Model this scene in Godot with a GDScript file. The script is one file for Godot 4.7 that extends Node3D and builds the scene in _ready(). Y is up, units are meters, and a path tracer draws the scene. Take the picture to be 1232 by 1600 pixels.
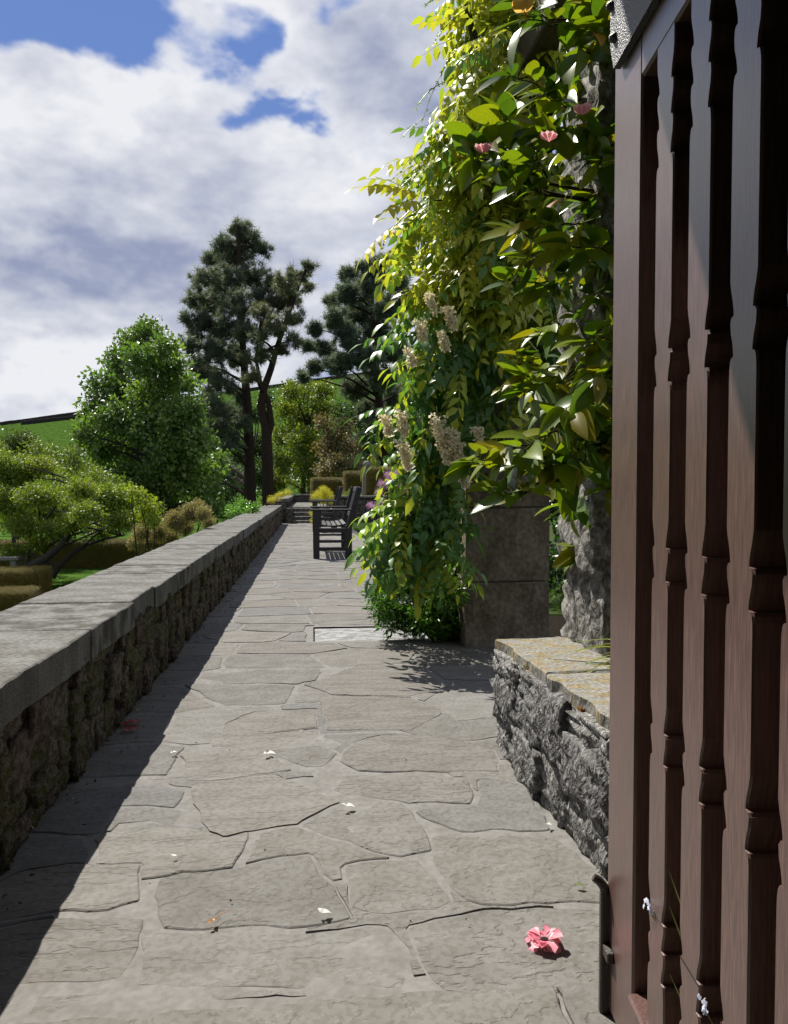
extends Node3D

var rng := RandomNumberGenerator.new()
var T := {}
var M := {}
var used := {}


class MB:
	var v := PackedVector3Array()
	var n := PackedVector3Array()
	var ix := PackedInt32Array()

	func tri(a: Vector3, b: Vector3, c: Vector3) -> void:
		var nn := (b - a).cross(c - a).normalized()
		var k := v.size()
		v.append(a); v.append(b); v.append(c)
		n.append(nn); n.append(nn); n.append(nn)
		ix.append(k); ix.append(k + 2); ix.append(k + 1)

	func quad(a: Vector3, b: Vector3, c: Vector3, d: Vector3) -> void:
		tri(a, b, c)
		tri(a, c, d)

	# a flat polygon turned so that it faces away from the point inside
	func face(p: Array, inside: Vector3) -> void:
		var mid := Vector3.ZERO
		for q in p:
			mid += q
		mid /= p.size()
		var nn: Vector3 = (p[1] - p[0]).cross(p[2] - p[0])
		if nn.dot(mid - inside) < 0.0:
			p = p.duplicate()
			p.reverse()
		for i in range(1, p.size() - 1):
			tri(p[0], p[i], p[i + 1])

	func box(at: Vector3, size: Vector3, ch := 0.004, turn := Basis.IDENTITY) -> void:
		var h := size * 0.5
		var c := minf(ch, minf(h.x, minf(h.y, h.z)) * 0.6)
		var pt := func(s: Vector3, axis: int) -> Vector3:
			var q := Vector3(s.x * (h.x - c), s.y * (h.y - c), s.z * (h.z - c))
			q[axis] = s[axis] * h[axis]
			return at + turn * q
		var sg := [-1.0, 1.0]
		for axis in 3:
			var u := (axis + 1) % 3
			var w := (axis + 2) % 3
			for s in sg:
				var r := []
				for q in [[-1, -1], [1, -1], [1, 1], [-1, 1]]:
					var t := Vector3.ZERO
					t[axis] = s; t[u] = q[0]; t[w] = q[1]
					r.append(pt.call(t, axis))
				face(r, at)
			for s in sg:
				for s2 in sg:
					var t0 := Vector3.ZERO
					var t1 := Vector3.ZERO
					t0[u] = s; t0[w] = s2; t0[axis] = -1
					t1[u] = s; t1[w] = s2; t1[axis] = 1
					face([pt.call(t0, u), pt.call(t1, u), pt.call(t1, w), pt.call(t0, w)], at)
		for sx in sg:
			for sy in sg:
				for sz in sg:
					var t := Vector3(sx, sy, sz)
					face([pt.call(t, 0), pt.call(t, 1), pt.call(t, 2)], at)

	func tube(path: Array, radii: Array, sides := 8, wob := 0.0, sd := 1.0) -> void:
		var k0 := v.size()
		var ref := Vector3(0.31, 0.17, 0.93)
		for i in path.size():
			var d: Vector3 = (path[mini(i + 1, path.size() - 1)] - path[maxi(i - 1, 0)]).normalized()
			if absf(d.dot(ref)) > 0.95:
				ref = Vector3(0.9, 0.1, -0.3)
			var a := (ref - d * ref.dot(d)).normalized()
			var b := d.cross(a)
			for s in sides:
				var an := TAU * s / sides
				var o := a * cos(an) + b * sin(an)
				var r: float = radii[i] * (1.0 + wob * sin(an * 3.0 + i * 1.7 + sd) * cos(i * 2.3 + an + sd * 2.0))
				v.append(path[i] + o * r)
				n.append(o)
		for i in path.size() - 1:
			for s in sides:
				var p := k0 + i * sides + s
				var q := k0 + i * sides + (s + 1) % sides
				for t in [p, p + sides, q, q, p + sides, q + sides]:
					ix.append(t)
		# closing caps
		for e in [0, path.size() - 1]:
			var k := v.size()
			var nn: Vector3 = (path[0] - path[1]).normalized() if e == 0 else (path[-1] - path[-2]).normalized()
			v.append(path[e]); n.append(nn)
			for s in sides:
				v.append(v[k0 + e * sides + s]); n.append(nn)
			for s in sides:
				ix.append(k)
				if e == 0:
					ix.append(k + 1 + s); ix.append(k + 1 + (s + 1) % sides)
				else:
					ix.append(k + 1 + (s + 1) % sides); ix.append(k + 1 + s)

	# a leaf blade from its base at o along d, folded at the midrib and bending down along its length
	func leaf(o: Vector3, d: Vector3, up: Vector3, length: float, width: float, bend := 0.3, fold := 0.25, seg := 3, blunt := 0.5) -> void:
		var side := d.cross(up).normalized()
		var nn := side.cross(d).normalized()
		var k := v.size()
		for i in seg + 1:
			var t := float(i) / seg
			var w := width * 0.5 * pow(sin(PI * pow(t, 0.5 + 0.5 * blunt)), 0.8) if i > 0 and i < seg else 0.0
			var c := o + d * length * (t - 0.12 * bend * t * t) - nn * bend * length * t * t * 0.6
			var nt := (nn + d * bend * t * 1.1).normalized()
			v.append(c); n.append(nt)
			v.append(c - side * w + nn * w * fold); n.append((nt + side * fold).normalized())
			v.append(c + side * w + nn * w * fold); n.append((nt - side * fold).normalized())
		for i in seg:
			var a := k + i * 3
			var tris := [a, a + 1, a + 4, a, a + 4, a + 3, a, a + 3, a + 5, a, a + 5, a + 2]
			for j in range(0, 12, 3):
				var t := [tris[j], tris[j + 1], tris[j + 2]]
				if v[t[0]] == v[t[1]] or v[t[1]] == v[t[2]] or v[t[0]] == v[t[2]]:
					continue
				ix.append(t[0]); ix.append(t[1]); ix.append(t[2])

	func mesh() -> ArrayMesh:
		var a := []
		a.resize(Mesh.ARRAY_MAX)
		a[Mesh.ARRAY_VERTEX] = v
		a[Mesh.ARRAY_NORMAL] = n
		a[Mesh.ARRAY_INDEX] = ix
		var m := ArrayMesh.new()
		m.add_surface_from_arrays(Mesh.PRIMITIVE_TRIANGLES, a)
		return m


# ---------------------------------------------------------------- scene helpers
func numbered(called: String) -> String:
	var k: int = used.get(called, 0)
	used[called] = k + 1
	return called if k == 0 else "%s_%03d" % [called, k]


func thing(called: String, label: String, category: String, at := Vector3.ZERO, turn := 0.0, group := "") -> Node3D:
	var o := Node3D.new()
	o.name = numbered(called)
	add_child(o)
	o.position = at
	o.rotation.y = turn
	tag(o, label, category, group)
	return o


func tag(o: Node, label: String, category: String, group := "") -> void:
	o.set_meta("label", label)
	o.set_meta("category", category)
	if group:
		o.set_meta("group", group)


func part(called: String, m: Mesh, material: Material, parent: Node) -> MeshInstance3D:
	var o := MeshInstance3D.new()
	o.name = called
	o.mesh = m
	o.material_override = material
	parent.add_child(o, true)
	return o


func structure(called: String, m: Mesh, material: Material) -> MeshInstance3D:
	var o := part(numbered(called), m, material, self)
	o.set_meta("kind", "structure")
	return o


func scatter(called: String, m: Mesh, material: Material, xf: Array, cols: Array, parent: Node) -> MultiMeshInstance3D:
	var mm := MultiMesh.new()
	mm.transform_format = MultiMesh.TRANSFORM_3D
	mm.use_colors = true
	mm.mesh = m
	mm.instance_count = xf.size()
	var buf := PackedFloat32Array()
	buf.resize(xf.size() * 16)
	for i in xf.size():
		var t: Transform3D = xf[i]
		var b := t.basis
		var k := i * 16
		buf[k] = b.x.x; buf[k + 1] = b.y.x; buf[k + 2] = b.z.x; buf[k + 3] = t.origin.x
		buf[k + 4] = b.x.y; buf[k + 5] = b.y.y; buf[k + 6] = b.z.y; buf[k + 7] = t.origin.y
		buf[k + 8] = b.x.z; buf[k + 9] = b.y.z; buf[k + 10] = b.z.z; buf[k + 11] = t.origin.z
		var c: Color = cols[i]
		buf[k + 12] = c.r; buf[k + 13] = c.g; buf[k + 14] = c.b; buf[k + 15] = 1.0
	mm.buffer = buf
	var o := MultiMeshInstance3D.new()
	o.name = called
	o.multimesh = mm
	o.material_override = material
	o.set_meta("kind", "stuff")
	parent.add_child(o, true)
	return o


func rnd(a: float, b: float) -> float:
	return rng.randf_range(a, b)


func dir3() -> Vector3:
	var z := rnd(-1, 1)
	var a := rnd(0, TAU)
	var r := sqrt(1.0 - z * z)
	return Vector3(r * cos(a), z, r * sin(a))


func spin() -> Basis:
	return Basis(dir3(), rnd(0, TAU))


func facing(d: Vector3, up: Vector3) -> Basis:
	var z := d.normalized()
	var x := up.cross(z)
	if x.length() < 0.01:
		x = Vector3.RIGHT.cross(z)
	x = x.normalized()
	return Basis(x, z.cross(x), z)


# ---------------------------------------------------------------- textures and materials
func noise_tex(sd: int, freq: float, oct: int, lo: Color, hi: Color, a := 0.25, b := 0.75, size := 1024, kind := FastNoiseLite.TYPE_SIMPLEX_SMOOTH, fract := FastNoiseLite.FRACTAL_FBM, warp := 0.0) -> NoiseTexture2D:
	var f := FastNoiseLite.new()
	f.seed = sd
	f.noise_type = kind
	f.frequency = freq
	f.fractal_type = fract
	f.fractal_octaves = oct
	f.fractal_gain = 0.55
	if warp > 0.0:
		f.domain_warp_enabled = true
		f.domain_warp_amplitude = warp
		f.domain_warp_frequency = freq
	var g := Gradient.new()
	g.set_color(0, lo)
	g.set_color(1, hi)
	g.set_offset(0, a)
	g.set_offset(1, b)
	var t := NoiseTexture2D.new()
	t.width = size
	t.height = size
	t.seamless = true
	t.noise = f
	t.color_ramp = g
	return t


# split stone: height in thin uneven layers
func riven_tex(sd: int, layers: float) -> ImageTexture:
	var f := FastNoiseLite.new()
	f.seed = sd
	f.frequency = .0045
	f.fractal_octaves = 5
	f.fractal_gain = .5
	f.domain_warp_enabled = true
	f.domain_warp_amplitude = 40.0
	f.domain_warp_frequency = .008
	var im := f.get_seamless_image(1024, 1024)
	im.convert(Image.FORMAT_L8)
	var g := FastNoiseLite.new()
	g.seed = sd + 1
	g.frequency = .06
	g.fractal_octaves = 4
	var im2 := g.get_seamless_image(1024, 1024)
	im2.convert(Image.FORMAT_L8)
	var a := im.get_data()
	var b := im2.get_data()
	for i in a.size():
		var v := a[i] / 255.0 * layers + (b[i] - 128) * .0016
		var k := floorf(v)
		var t := v - k
		a[i] = clampi(int((k + smoothstep(0.0, .16, t) * .8 + t * .2) / (layers + 1.0) * 245.0 + b[i] * .035), 0, 255)
	return ImageTexture.create_from_image(Image.create_from_data(1024, 1024, false, Image.FORMAT_L8, a))


func lin(r: float, g: float, b: float) -> Color:
	return Color(r, g, b).linear_to_srgb()


# base colours below were noted for a brighter film; this brings them all to real-world reflectance
func tone(c: Color) -> Color:
	var l := c.srgb_to_linear()
	return Color(l.r * .62, l.g * .62, l.b * .62).linear_to_srgb()


func mat(c: Color, rough: float, tex: Texture2D = null, scale := Vector3.ONE, det: Texture2D = null, dscale := Vector3.ONE, bump: Texture2D = null, height := 0.0, world := true) -> StandardMaterial3D:
	var m := StandardMaterial3D.new()
	m.albedo_color = tone(c)
	m.roughness = rough
	m.albedo_texture = tex
	m.uv1_triplanar = true
	m.uv1_world_triplanar = world
	m.uv1_scale = scale
	m.uv1_triplanar_sharpness = 4.0
	if rough > .75:
		m.metallic_specular = .2
	if det:
		m.detail_enabled = true
		m.detail_albedo = det
		m.detail_blend_mode = BaseMaterial3D.BLEND_MODE_MUL
		m.detail_uv_layer = BaseMaterial3D.DETAIL_UV_2
		m.uv2_triplanar = true
		m.uv2_world_triplanar = world
		m.uv2_scale = dscale
	if bump:
		m.heightmap_enabled = true
		m.heightmap_texture = bump
		m.heightmap_scale = height
	return m


func mottled(m: StandardMaterial3D) -> StandardMaterial3D:
	m.albedo_texture = T.mottle
	m.uv1_triplanar = true
	m.uv1_scale = Vector3(14, 14, 14)
	return m


func leaf_mat(c: Color, back: Color, rough := 0.45, spec := 0.5) -> StandardMaterial3D:
	var m := StandardMaterial3D.new()
	m.albedo_color = tone(c)
	m.roughness = rough
	m.metallic_specular = spec
	m.backlight_enabled = true
	m.backlight = back
	m.vertex_color_use_as_albedo = true
	return m


func make_materials() -> void:
	var W := Color.WHITE
	var g := func(x: float) -> Color: return lin(x, x, x)
	T.blotch = noise_tex(11, 0.006, 5, lin(.62, .60, .57), W, .25, .75)
	T.patch = noise_tex(12, 0.012, 4, lin(.45, .43, .40), W, .3, .62)
	T.speck = noise_tex(13, 0.11, 4, g.call(.45), W, .2, .8)
	T.fine = noise_tex(14, 0.05, 5, g.call(.35), W, .2, .8)
	T.soft = noise_tex(24, 0.03, 6, g.call(.62), W, .25, .75)
	T.height = noise_tex(15, 0.02, 6, Color.BLACK, W, 0.1, .9)
	T.ridge = noise_tex(16, 0.008, 5, Color.BLACK, W, 0.0, 1.0, 1024, FastNoiseLite.TYPE_SIMPLEX_SMOOTH, FastNoiseLite.FRACTAL_RIDGED, 30.0)
	T.riven = riven_tex(71, 4.5)
	T.faint = noise_tex(25, 0.008, 5, lin(.84, .83, .81), W, .25, .75)
	T.spots = noise_tex(26, 0.035, 4, W, lin(.86, .85, .83), .50, .62)
	T.mottle = noise_tex(27, 0.02, 5, lin(.76, .78, .68), W, .25, .7, 512)
	T.grain = noise_tex(17, 0.03, 5, g.call(.62), W, .25, .75)
	T.moss = noise_tex(18, 0.014, 5, lin(.55, .62, .30), W, .35, .6)
	T.lichen = noise_tex(19, 0.02, 5, lin(1.0, .86, .56), W, .32, .52)
	T.white_lichen = noise_tex(20, 0.025, 5, lin(.5, .5, .5), W, .42, .62)
	T.bark = noise_tex(21, 0.03, 5, lin(.35, .33, .32), W, .2, .8)
	var slabs := [lin(.252, .243, .229), lin(.236, .231, .222), lin(.266, .253, .236), lin(.222, .22, .216), lin(.25, .239, .222), lin(.242, .229, .213), lin(.268, .26, .246), lin(.23, .222, .208)]
	for i in 8:
		var m := mat(slabs[i], 0.85, T.faint, Vector3(.6, .6, .9), T.spots, Vector3(1.1, 1.1, 1.1), T.riven, [1.4, .8, 1.2, .7, 1.0, 1.3, .8, 1.1][i])
		m.uv1_scale = [Vector3(.55, .55, 1.1), Vector3(.7, .7, .9), Vector3(.45, .45, 1.3)][i % 3]
		m.uv1_offset = Vector3(.37 * i, .2 * i, .61 * i)
		M["slab%d" % i] = m
	M.mortar = mat(lin(.298, .29, .279), 0.95, T.faint, Vector3(1.2, 1.2, 1.2), T.faint, Vector3(3.7, 3.7, 3.7), T.speck, .05)
	M.pale_sheen_slab = mat(lin(.56, .565, .56), 0.45, T.patch, Vector3(.7, .7, 1.6), T.speck, Vector3(2, 2, 4), T.height, 0.3)  # pale base colour carries the sky reflection on this smooth slab
	M.coping = mat(lin(.35, .348, .328), 0.85, T.blotch, Vector3(.5, .5, .8), T.fine, Vector3(.8, 2.5, 3.0), T.ridge, 0.8)
	M.coping2 = mat(lin(.33, .327, .308), 0.85, T.patch, Vector3(.4, .4, .6), T.fine, Vector3(.8, 2.5, 3.0), T.ridge, 0.8)
	var walls := [lin(.26, .225, .175), lin(.30, .255, .20), lin(.22, .195, .155), lin(.29, .23, .19)]
	for i in 4:
		M["wall%d" % i] = mat(walls[i], 0.95, T.moss if i % 2 == 0 else T.patch, Vector3(1.7, 1.7, 1.7), T.fine, Vector3(2.2, 2.2, 2.2), T.height, 1.0)
	M.wall_mortar = mat(lin(.17, .155, .125), 0.98, T.patch, Vector3(2, 2, 2), null, Vector3.ONE, T.height, 1.0)
	var greys := [lin(.50, .49, .47), lin(.58, .565, .54), lin(.44, .43, .42)]
	for i in 3:
		M["rubble%d" % i] = mat(greys[i], 0.95, T.white_lichen, Vector3(1.6, 1.0, 1.6), T.fine, Vector3(1.4, .8, 1.4), T.height, .9)
	M.cap = mat(lin(.47, .455, .41), 0.9, T.lichen, Vector3(.5, .5, .8), T.fine, Vector3(1.0, 1.0, 3.5), T.ridge, 1.0)
	M.pillar_rough = mat(lin(.50, .485, .45), 0.95, T.patch, Vector3(1.4, 1.1, 1.4), T.fine, Vector3(1.2, .8, 1.2), T.height, .5)
	M.pillar = mat(lin(.37, .315, .235), 0.92, T.blotch, Vector3(.8, .6, .8), T.soft, Vector3(.8, .8, .8), T.height, .45)
	M.far_stone = mat(lin(.27, .26, .235), 0.95, T.patch, Vector3(.8, .8, .8), T.fine, Vector3(1.5, 1.5, 1.5), T.height, 2.0)
	M.step_stone = mat(lin(.22, .215, .20), 0.9, T.patch, Vector3(.8, .8, .8))
	M.orange = mat(lin(.52, .25, .045), 0.95, T.fine, Vector3(6, 6, 6), null, Vector3.ONE, T.height, 1.0)
	M.gate = mat(lin(.235, .128, .108), 0.36, T.grain, Vector3(9, .5, 9), T.soft, Vector3(5, .3, 5), T.grain, 0.06, false)
	M.gate.metallic_specular = .4
	M.gate.clearcoat_enabled = true
	M.gate.clearcoat = .7
	M.gate.clearcoat_roughness = .3
	M.gate_edge = M.gate
	M.iron = mat(lin(.16, .16, .17), 0.42, T.fine, Vector3(4, 4, 4), null, Vector3.ONE, T.fine, 0.5, false)
	M.iron.metallic = 0.6
	M.bolt = mat(lin(.10, .085, .07), 0.4, T.fine, Vector3(5, 5, 5), null, Vector3.ONE, T.fine, 0.2, false)
	M.bench = mat(lin(.014, .014, .017), 0.5, T.grain, Vector3(8, 8, .6), null, Vector3.ONE, T.grain, 0.15, false)
	M.bark = mat(lin(.10, .085, .07), 0.95, T.bark, Vector3(.8, .25, .8), null, Vector3.ONE, T.bark, 6.0)
	M.pine_bark = mat(lin(.085, .062, .05), 0.95, T.bark, Vector3(.8, .3, .8), null, Vector3.ONE, T.bark, 6.0)
	M.grey_bark = mat(lin(.13, .125, .11), 0.95, T.bark, Vector3(1.2, .6, 1.2), null, Vector3.ONE, T.bark, 4.0)
	M.twig = mat(lin(.09, .07, .05), 0.8, T.bark, Vector3(6, 6, 6))
	M.vine = mat(lin(.10, .085, .065), 0.95, T.bark, Vector3(3, 1, 3), null, Vector3.ONE, T.bark, 2.0)
	M.grass_ground = mat(lin(.12, .24, .045), 0.95, T.patch, Vector3(.06, .06, .06), T.fine, Vector3(.5, .5, .5))
	M.grass_ground.metallic_specular = 0.0
	M.lawn = mat(lin(.07, .12, .02), 0.95, T.blotch, Vector3(.4, .4, .4), T.fine, Vector3(1.5, 1.5, 1.5))
	M.soil = mat(lin(.06, .045, .03), 0.98, T.fine, Vector3(2, 2, 2), null, Vector3.ONE, T.height, 4.0)
	M.hedge_core = mat(lin(.11, .10, .03), 1.0)
	M.field_wall = mat(lin(.07, .068, .065), 0.95, T.patch, Vector3(.2, .2, .2))
	M.timber = mat(lin(.16, .13, .10), 0.85, T.grain, Vector3(6, 6, .6), null, Vector3.ONE, T.grain, 0.5)
	M.pale_stone = mat(lin(.36, .355, .34), 0.9, T.patch, Vector3(2, 2, 2))
	# foliage: the tint of each copy multiplies these
	M.needle = leaf_mat(lin(.19, .22, .175), lin(.9, .9, .6), 0.5, .3)
	M.lime = leaf_mat(lin(.18, .275, .08), lin(.75, .9, .3), 0.42)
	M.leafy = leaf_mat(lin(.24, .30, .05), lin(.8, .9, .3), 0.5)
	M.copper = leaf_mat(lin(.30, .27, .14), lin(.8, .75, .4), 0.5)
	M.maple = leaf_mat(lin(.30, .38, .065), lin(.85, .9, .25), 0.5)
	M.bronze = leaf_mat(lin(.42, .40, .22), lin(.8, .7, .3), 0.6)
	M.yellow = leaf_mat(lin(.95, .85, .08), lin(.7, .65, .1), 0.6)
	M.hedge = leaf_mat(lin(.22, .185, .03), lin(.2, .2, .05), 0.55)
	M.grass = leaf_mat(lin(.10, .19, .03), lin(.8, .9, .3), 0.5)
	M.shrub = leaf_mat(lin(.17, .36, .05), lin(.8, 1., .3), 0.35)
	M.dark_leaf = leaf_mat(lin(.03, .075, .014), lin(.5, .8, .2), 0.35)
	M.pink = leaf_mat(lin(.95, .62, .86), lin(.6, .4, .5), 0.6)
	M.petal_pink = leaf_mat(lin(1.0, .40, .50), lin(.7, .4, .4), 0.5)
	M.petal_rose = leaf_mat(lin(.95, .24, .36), lin(.7, .4, .4), 0.6)
	M.petal_white = leaf_mat(lin(1.1, 1.1, 1.0), lin(.6, .6, .5), 0.6)
	M.petal_blue = leaf_mat(lin(1.05, 1.12, 1.3), lin(.6, .6, .7), 0.6)
	M.petal_red = leaf_mat(lin(.36, .03, .03), lin(.5, .1, .1), 0.5)
	M.cream = leaf_mat(lin(1.25, 1.2, 1.02), lin(.6, .55, .4), 0.6)
	M.wisteria = leaf_mat(lin(1, 1, 1), lin(1., 1., .55), 0.38)
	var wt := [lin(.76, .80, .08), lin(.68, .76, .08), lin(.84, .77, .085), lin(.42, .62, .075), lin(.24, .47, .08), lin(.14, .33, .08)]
	for i in 6:
		M["wis%d" % i] = mottled(leaf_mat(wt[i], lin(1., 1., .55), 0.36))
	var ct := [lin(.29, .39, .035), lin(.38, .41, .035), lin(.18, .30, .04), lin(.40, .34, .03), lin(.12, .22, .04)]
	for i in 5:
		M["cam%d" % i] = mottled(leaf_mat(ct[i], lin(.9, 1., .2), 0.3, .5))
	M.cam_any = leaf_mat(Color.WHITE, lin(.9, 1., .2), 0.3, .5)
	M.cam_old = leaf_mat(lin(.46, .18, .012), lin(.9, .5, .1), 0.4)
	M.wisteria.albedo_color = Color.WHITE
	mottled(M.wisteria)
	mottled(M.cam_any)
	M.cam_any.albedo_color = Color.WHITE
	M.blade = leaf_mat(lin(.16, .22, .06), lin(.6, .7, .3), 0.4)


# ---------------------------------------------------------------- shared shapes
func rock(sd: int, n: int, rough := 0.22, square := 0.5, freq := 1.1) -> Mesh:
	var f := FastNoiseLite.new()
	f.seed = sd
	f.frequency = freq
	f.fractal_octaves = 3
	var st := SurfaceTool.new()
	st.begin(Mesh.PRIMITIVE_TRIANGLES)
	var off := Vector3(sd * 3.1, sd * 1.7, 0)
	var pt := func(axis: int, s: float, i: int, j: int) -> Vector3:
		var p := Vector3.ZERO
		p[axis] = s
		p[(axis + 1) % 3] = (2.0 * i / n - 1.0) * s
		p[(axis + 2) % 3] = 2.0 * j / n - 1.0
		var q := p.lerp(p.normalized() * 1.15, square)
		return q * 0.5 * (1.0 + rough * f.get_noise_3dv(q + off) * 2.0)
	for axis in 3:
		for s in [-1.0, 1.0]:
			for i in n:
				for j in n:
					var a: Vector3 = pt.call(axis, s, i, j)
					var b: Vector3 = pt.call(axis, s, i + 1, j)
					var c: Vector3 = pt.call(axis, s, i + 1, j + 1)
					var d: Vector3 = pt.call(axis, s, i, j + 1)
					for q in [a, c, b, a, d, c]:
						st.add_vertex(q)
	st.generate_normals()
	st.index()
	return st.commit()


func cluster(sd: int, count: int, length: float, width: float, bend := 0.3, flat := 0.0, seg := 2) -> Mesh:
	rng.seed = sd
	var b := MB.new()
	for i in count:
		var o := dir3() * pow(rng.randf(), 0.4) * 0.8
		var d := (dir3() + o.normalized() * 0.7 + Vector3.DOWN * 0.25).normalized()
		var up := (dir3() + Vector3.UP * (0.6 + flat)).normalized()
		b.leaf(o, d, up, length * rnd(.7, 1.25), width * rnd(.8, 1.2), bend, 0.25, seg)
	return b.mesh()


func tuft(sd: int, count: int) -> Mesh:
	rng.seed = sd
	var b := MB.new()
	for i in count:
		var d := (dir3() + Vector3(0, .5, 0)).normalized()
		var s := d.cross(dir3()).normalized() * 0.04
		var o := dir3() * 0.25
		b.tri(o - s, o + s, o + d * rnd(.7, 1.0))
	return b.mesh()


# places for foliage in round clumps: [transforms, tints]
func in_clumps(clumps: Array, per: float, smin: float, smax: float, tint_lo: Color, tint_hi: Color, squash := 0.85, shell := 0.45, fewest := 8) -> Array:
	var xf := []
	var cols := []
	for c in clumps:
		var r: float = c.w
		var base := tint_lo.lerp(tint_hi, rng.randf())
		for i in maxi(fewest, int(per * r * r)):
			var d := dir3()
			d.y *= squash
			var p := Vector3(c.x, c.y, c.z) + d * r * pow(rng.randf(), shell) * rnd(.85, 1.12)
			var s := rnd(smin, smax)
			xf.append(Transform3D(spin().scaled(Vector3(s, s, s)), p))
			var col := base.lerp(tint_lo.lerp(tint_hi, rng.randf()), 0.6)
			cols.append(col * rnd(.8, 1.2))
	return [xf, cols]


func limb(a: Vector3, b: Vector3, r0: float, r1: float, sag: float) -> Array:
	var p := []
	var rr := []
	for i in 6:
		var t := i / 5.0
		p.append(a.lerp(b, t) + Vector3(rnd(-.04, .04), sag * sin(PI * t), rnd(-.04, .04)) * a.distance_to(b) * .5)
		rr.append(lerpf(r0, r1, t))
	return [p, rr]


func trunk_near(path: Array, p: Vector3, below: float) -> Vector3:
	var best: Vector3 = path[0]
	var bd := 1e9
	for i in path.size() - 1:
		for k in 6:
			var q: Vector3 = path[i].lerp(path[i + 1], k / 6.0)
			var e := absf(q.y - (p.y - below)) + 0.2 * q.distance_to(p)
			if e < bd:
				bd = e
				best = q
	return best


func fall(list: Array, r0: float, r1: float) -> Array:
	var out := []
	for i in list.size():
		out.append(lerpf(r0, r1, float(i) / maxf(1.0, list.size() - 1.0)))
	return out


func tree(called: String, label: String, group: String, ground: float, trunks: Array, r0: float, bark: Material, clumps: Array, leaf: Mesh, lm: Material, per: float, smin: float, smax: float, lo: Color, hi: Color, squash := 0.85, shell := 0.45, limbs := true) -> Node3D:
	var foot: Vector3 = trunks[0][0]
	foot.y = ground
	var t := thing(called, label, "tree", foot, 0.0, group)
	var k := 0
	for tr in trunks:
		var path: Array = tr.duplicate()
		if k == 0:
			path.insert(0, Vector3(path[0].x, ground - 0.1, path[0].z))
		for i in path.size():
			path[i] = path[i] - foot
		var b := MB.new()
		var rad := fall(path, r0 * (1.0 if k == 0 else 0.6), r0 * 0.16)
		if k == 0:
			rad[0] *= 1.35
		b.tube(path, rad, 9, 0.12, k + 1.0)
		part("trunk", b.mesh(), bark, t)
		k += 1
	if limbs:
		var n := 0
		for c in clumps:
			var cc := Vector3(c.x, c.y, c.z)
			var tr: Array = trunks[n % trunks.size()]
			var a := trunk_near(tr, cc, 0.35 * Vector2(cc.x - tr[0].x, cc.z - tr[0].z).length())
			var l := limb(a - foot, cc - foot, r0 * 0.26, r0 * 0.05, 0.12)
			var b := MB.new()
			b.tube(l[0], l[1], 5)
			part("limb", b.mesh(), bark, t)
			n += 1
	var loc := []
	for c in clumps:
		loc.append(Vector4(c.x - foot.x, c.y - foot.y, c.z - foot.z, c.w))
	var f := in_clumps(loc, per, smin, smax, lo, hi, squash, shell)
	scatter("crown", leaf, lm, f[0], f[1], t)
	return t


func bush(called: String, label: String, category: String, group: String, foot: Vector3, clumps: Array, leaf: Mesh, lm: Material, per: float, smin: float, smax: float, lo: Color, hi: Color, stems := true, fewest := 8) -> Node3D:
	var t := thing(called, label, category, foot, 0.0, group)
	var loc := []
	for c in clumps:
		loc.append(Vector4(c.x - foot.x, c.y - foot.y, c.z - foot.z, c.w))
		if stems:
			var l := limb(Vector3(rnd(-.05, .05), 0, rnd(-.05, .05)), Vector3(c.x, c.y, c.z) - foot, 0.014, 0.004, 0.1)
			var b := MB.new()
			b.tube(l[0], l[1], 5)
			part("stem", b.mesh(), M.twig, t)
	var f := in_clumps(loc, per, smin, smax, lo, hi, .85, .5, fewest)
	scatter("foliage", leaf, lm, f[0], f[1], t)
	return t


func hedge(label: String, at: Vector3, size: Vector3, turn: float, leaf: Mesh, density: float, lo: Color, hi: Color, ls: float, group: String) -> Node3D:
	var t := thing("clipped_hedge", label, "hedge", at, turn, group)
	var b := MB.new()
	b.box(Vector3(0, size.y * .5 - .02, 0), size - Vector3(.06, .02, .06), .03)
	part("core", b.mesh(), M.hedge_core, t)
	var xf := []
	var cols := []
	var areas := [size.y * size.z, size.x * size.z, size.x * size.y]
	for axis in 3:
		for s in [-1.0, 1.0]:
			if axis == 1 and s < 0:
				continue
			for i in int(areas[axis] * density):
				var p := Vector3(rnd(-.5, .5), rnd(-.5, .5), rnd(-.5, .5))
				p[axis] = .5 * s
				p = p * size + Vector3(0, size.y * .5, 0) + dir3() * .02
				var sc := ls * rnd(.7, 1.3)
				xf.append(Transform3D(spin().scaled(Vector3(sc, sc, sc)), p))
				cols.append(lo.lerp(hi, rng.randf()) * rnd(.8, 1.2))
	scatter("foliage", leaf, M.hedge, xf, cols, t)
	return t


# ---------------------------------------------------------------- paving
var edge_noise := FastNoiseLite.new()


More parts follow.
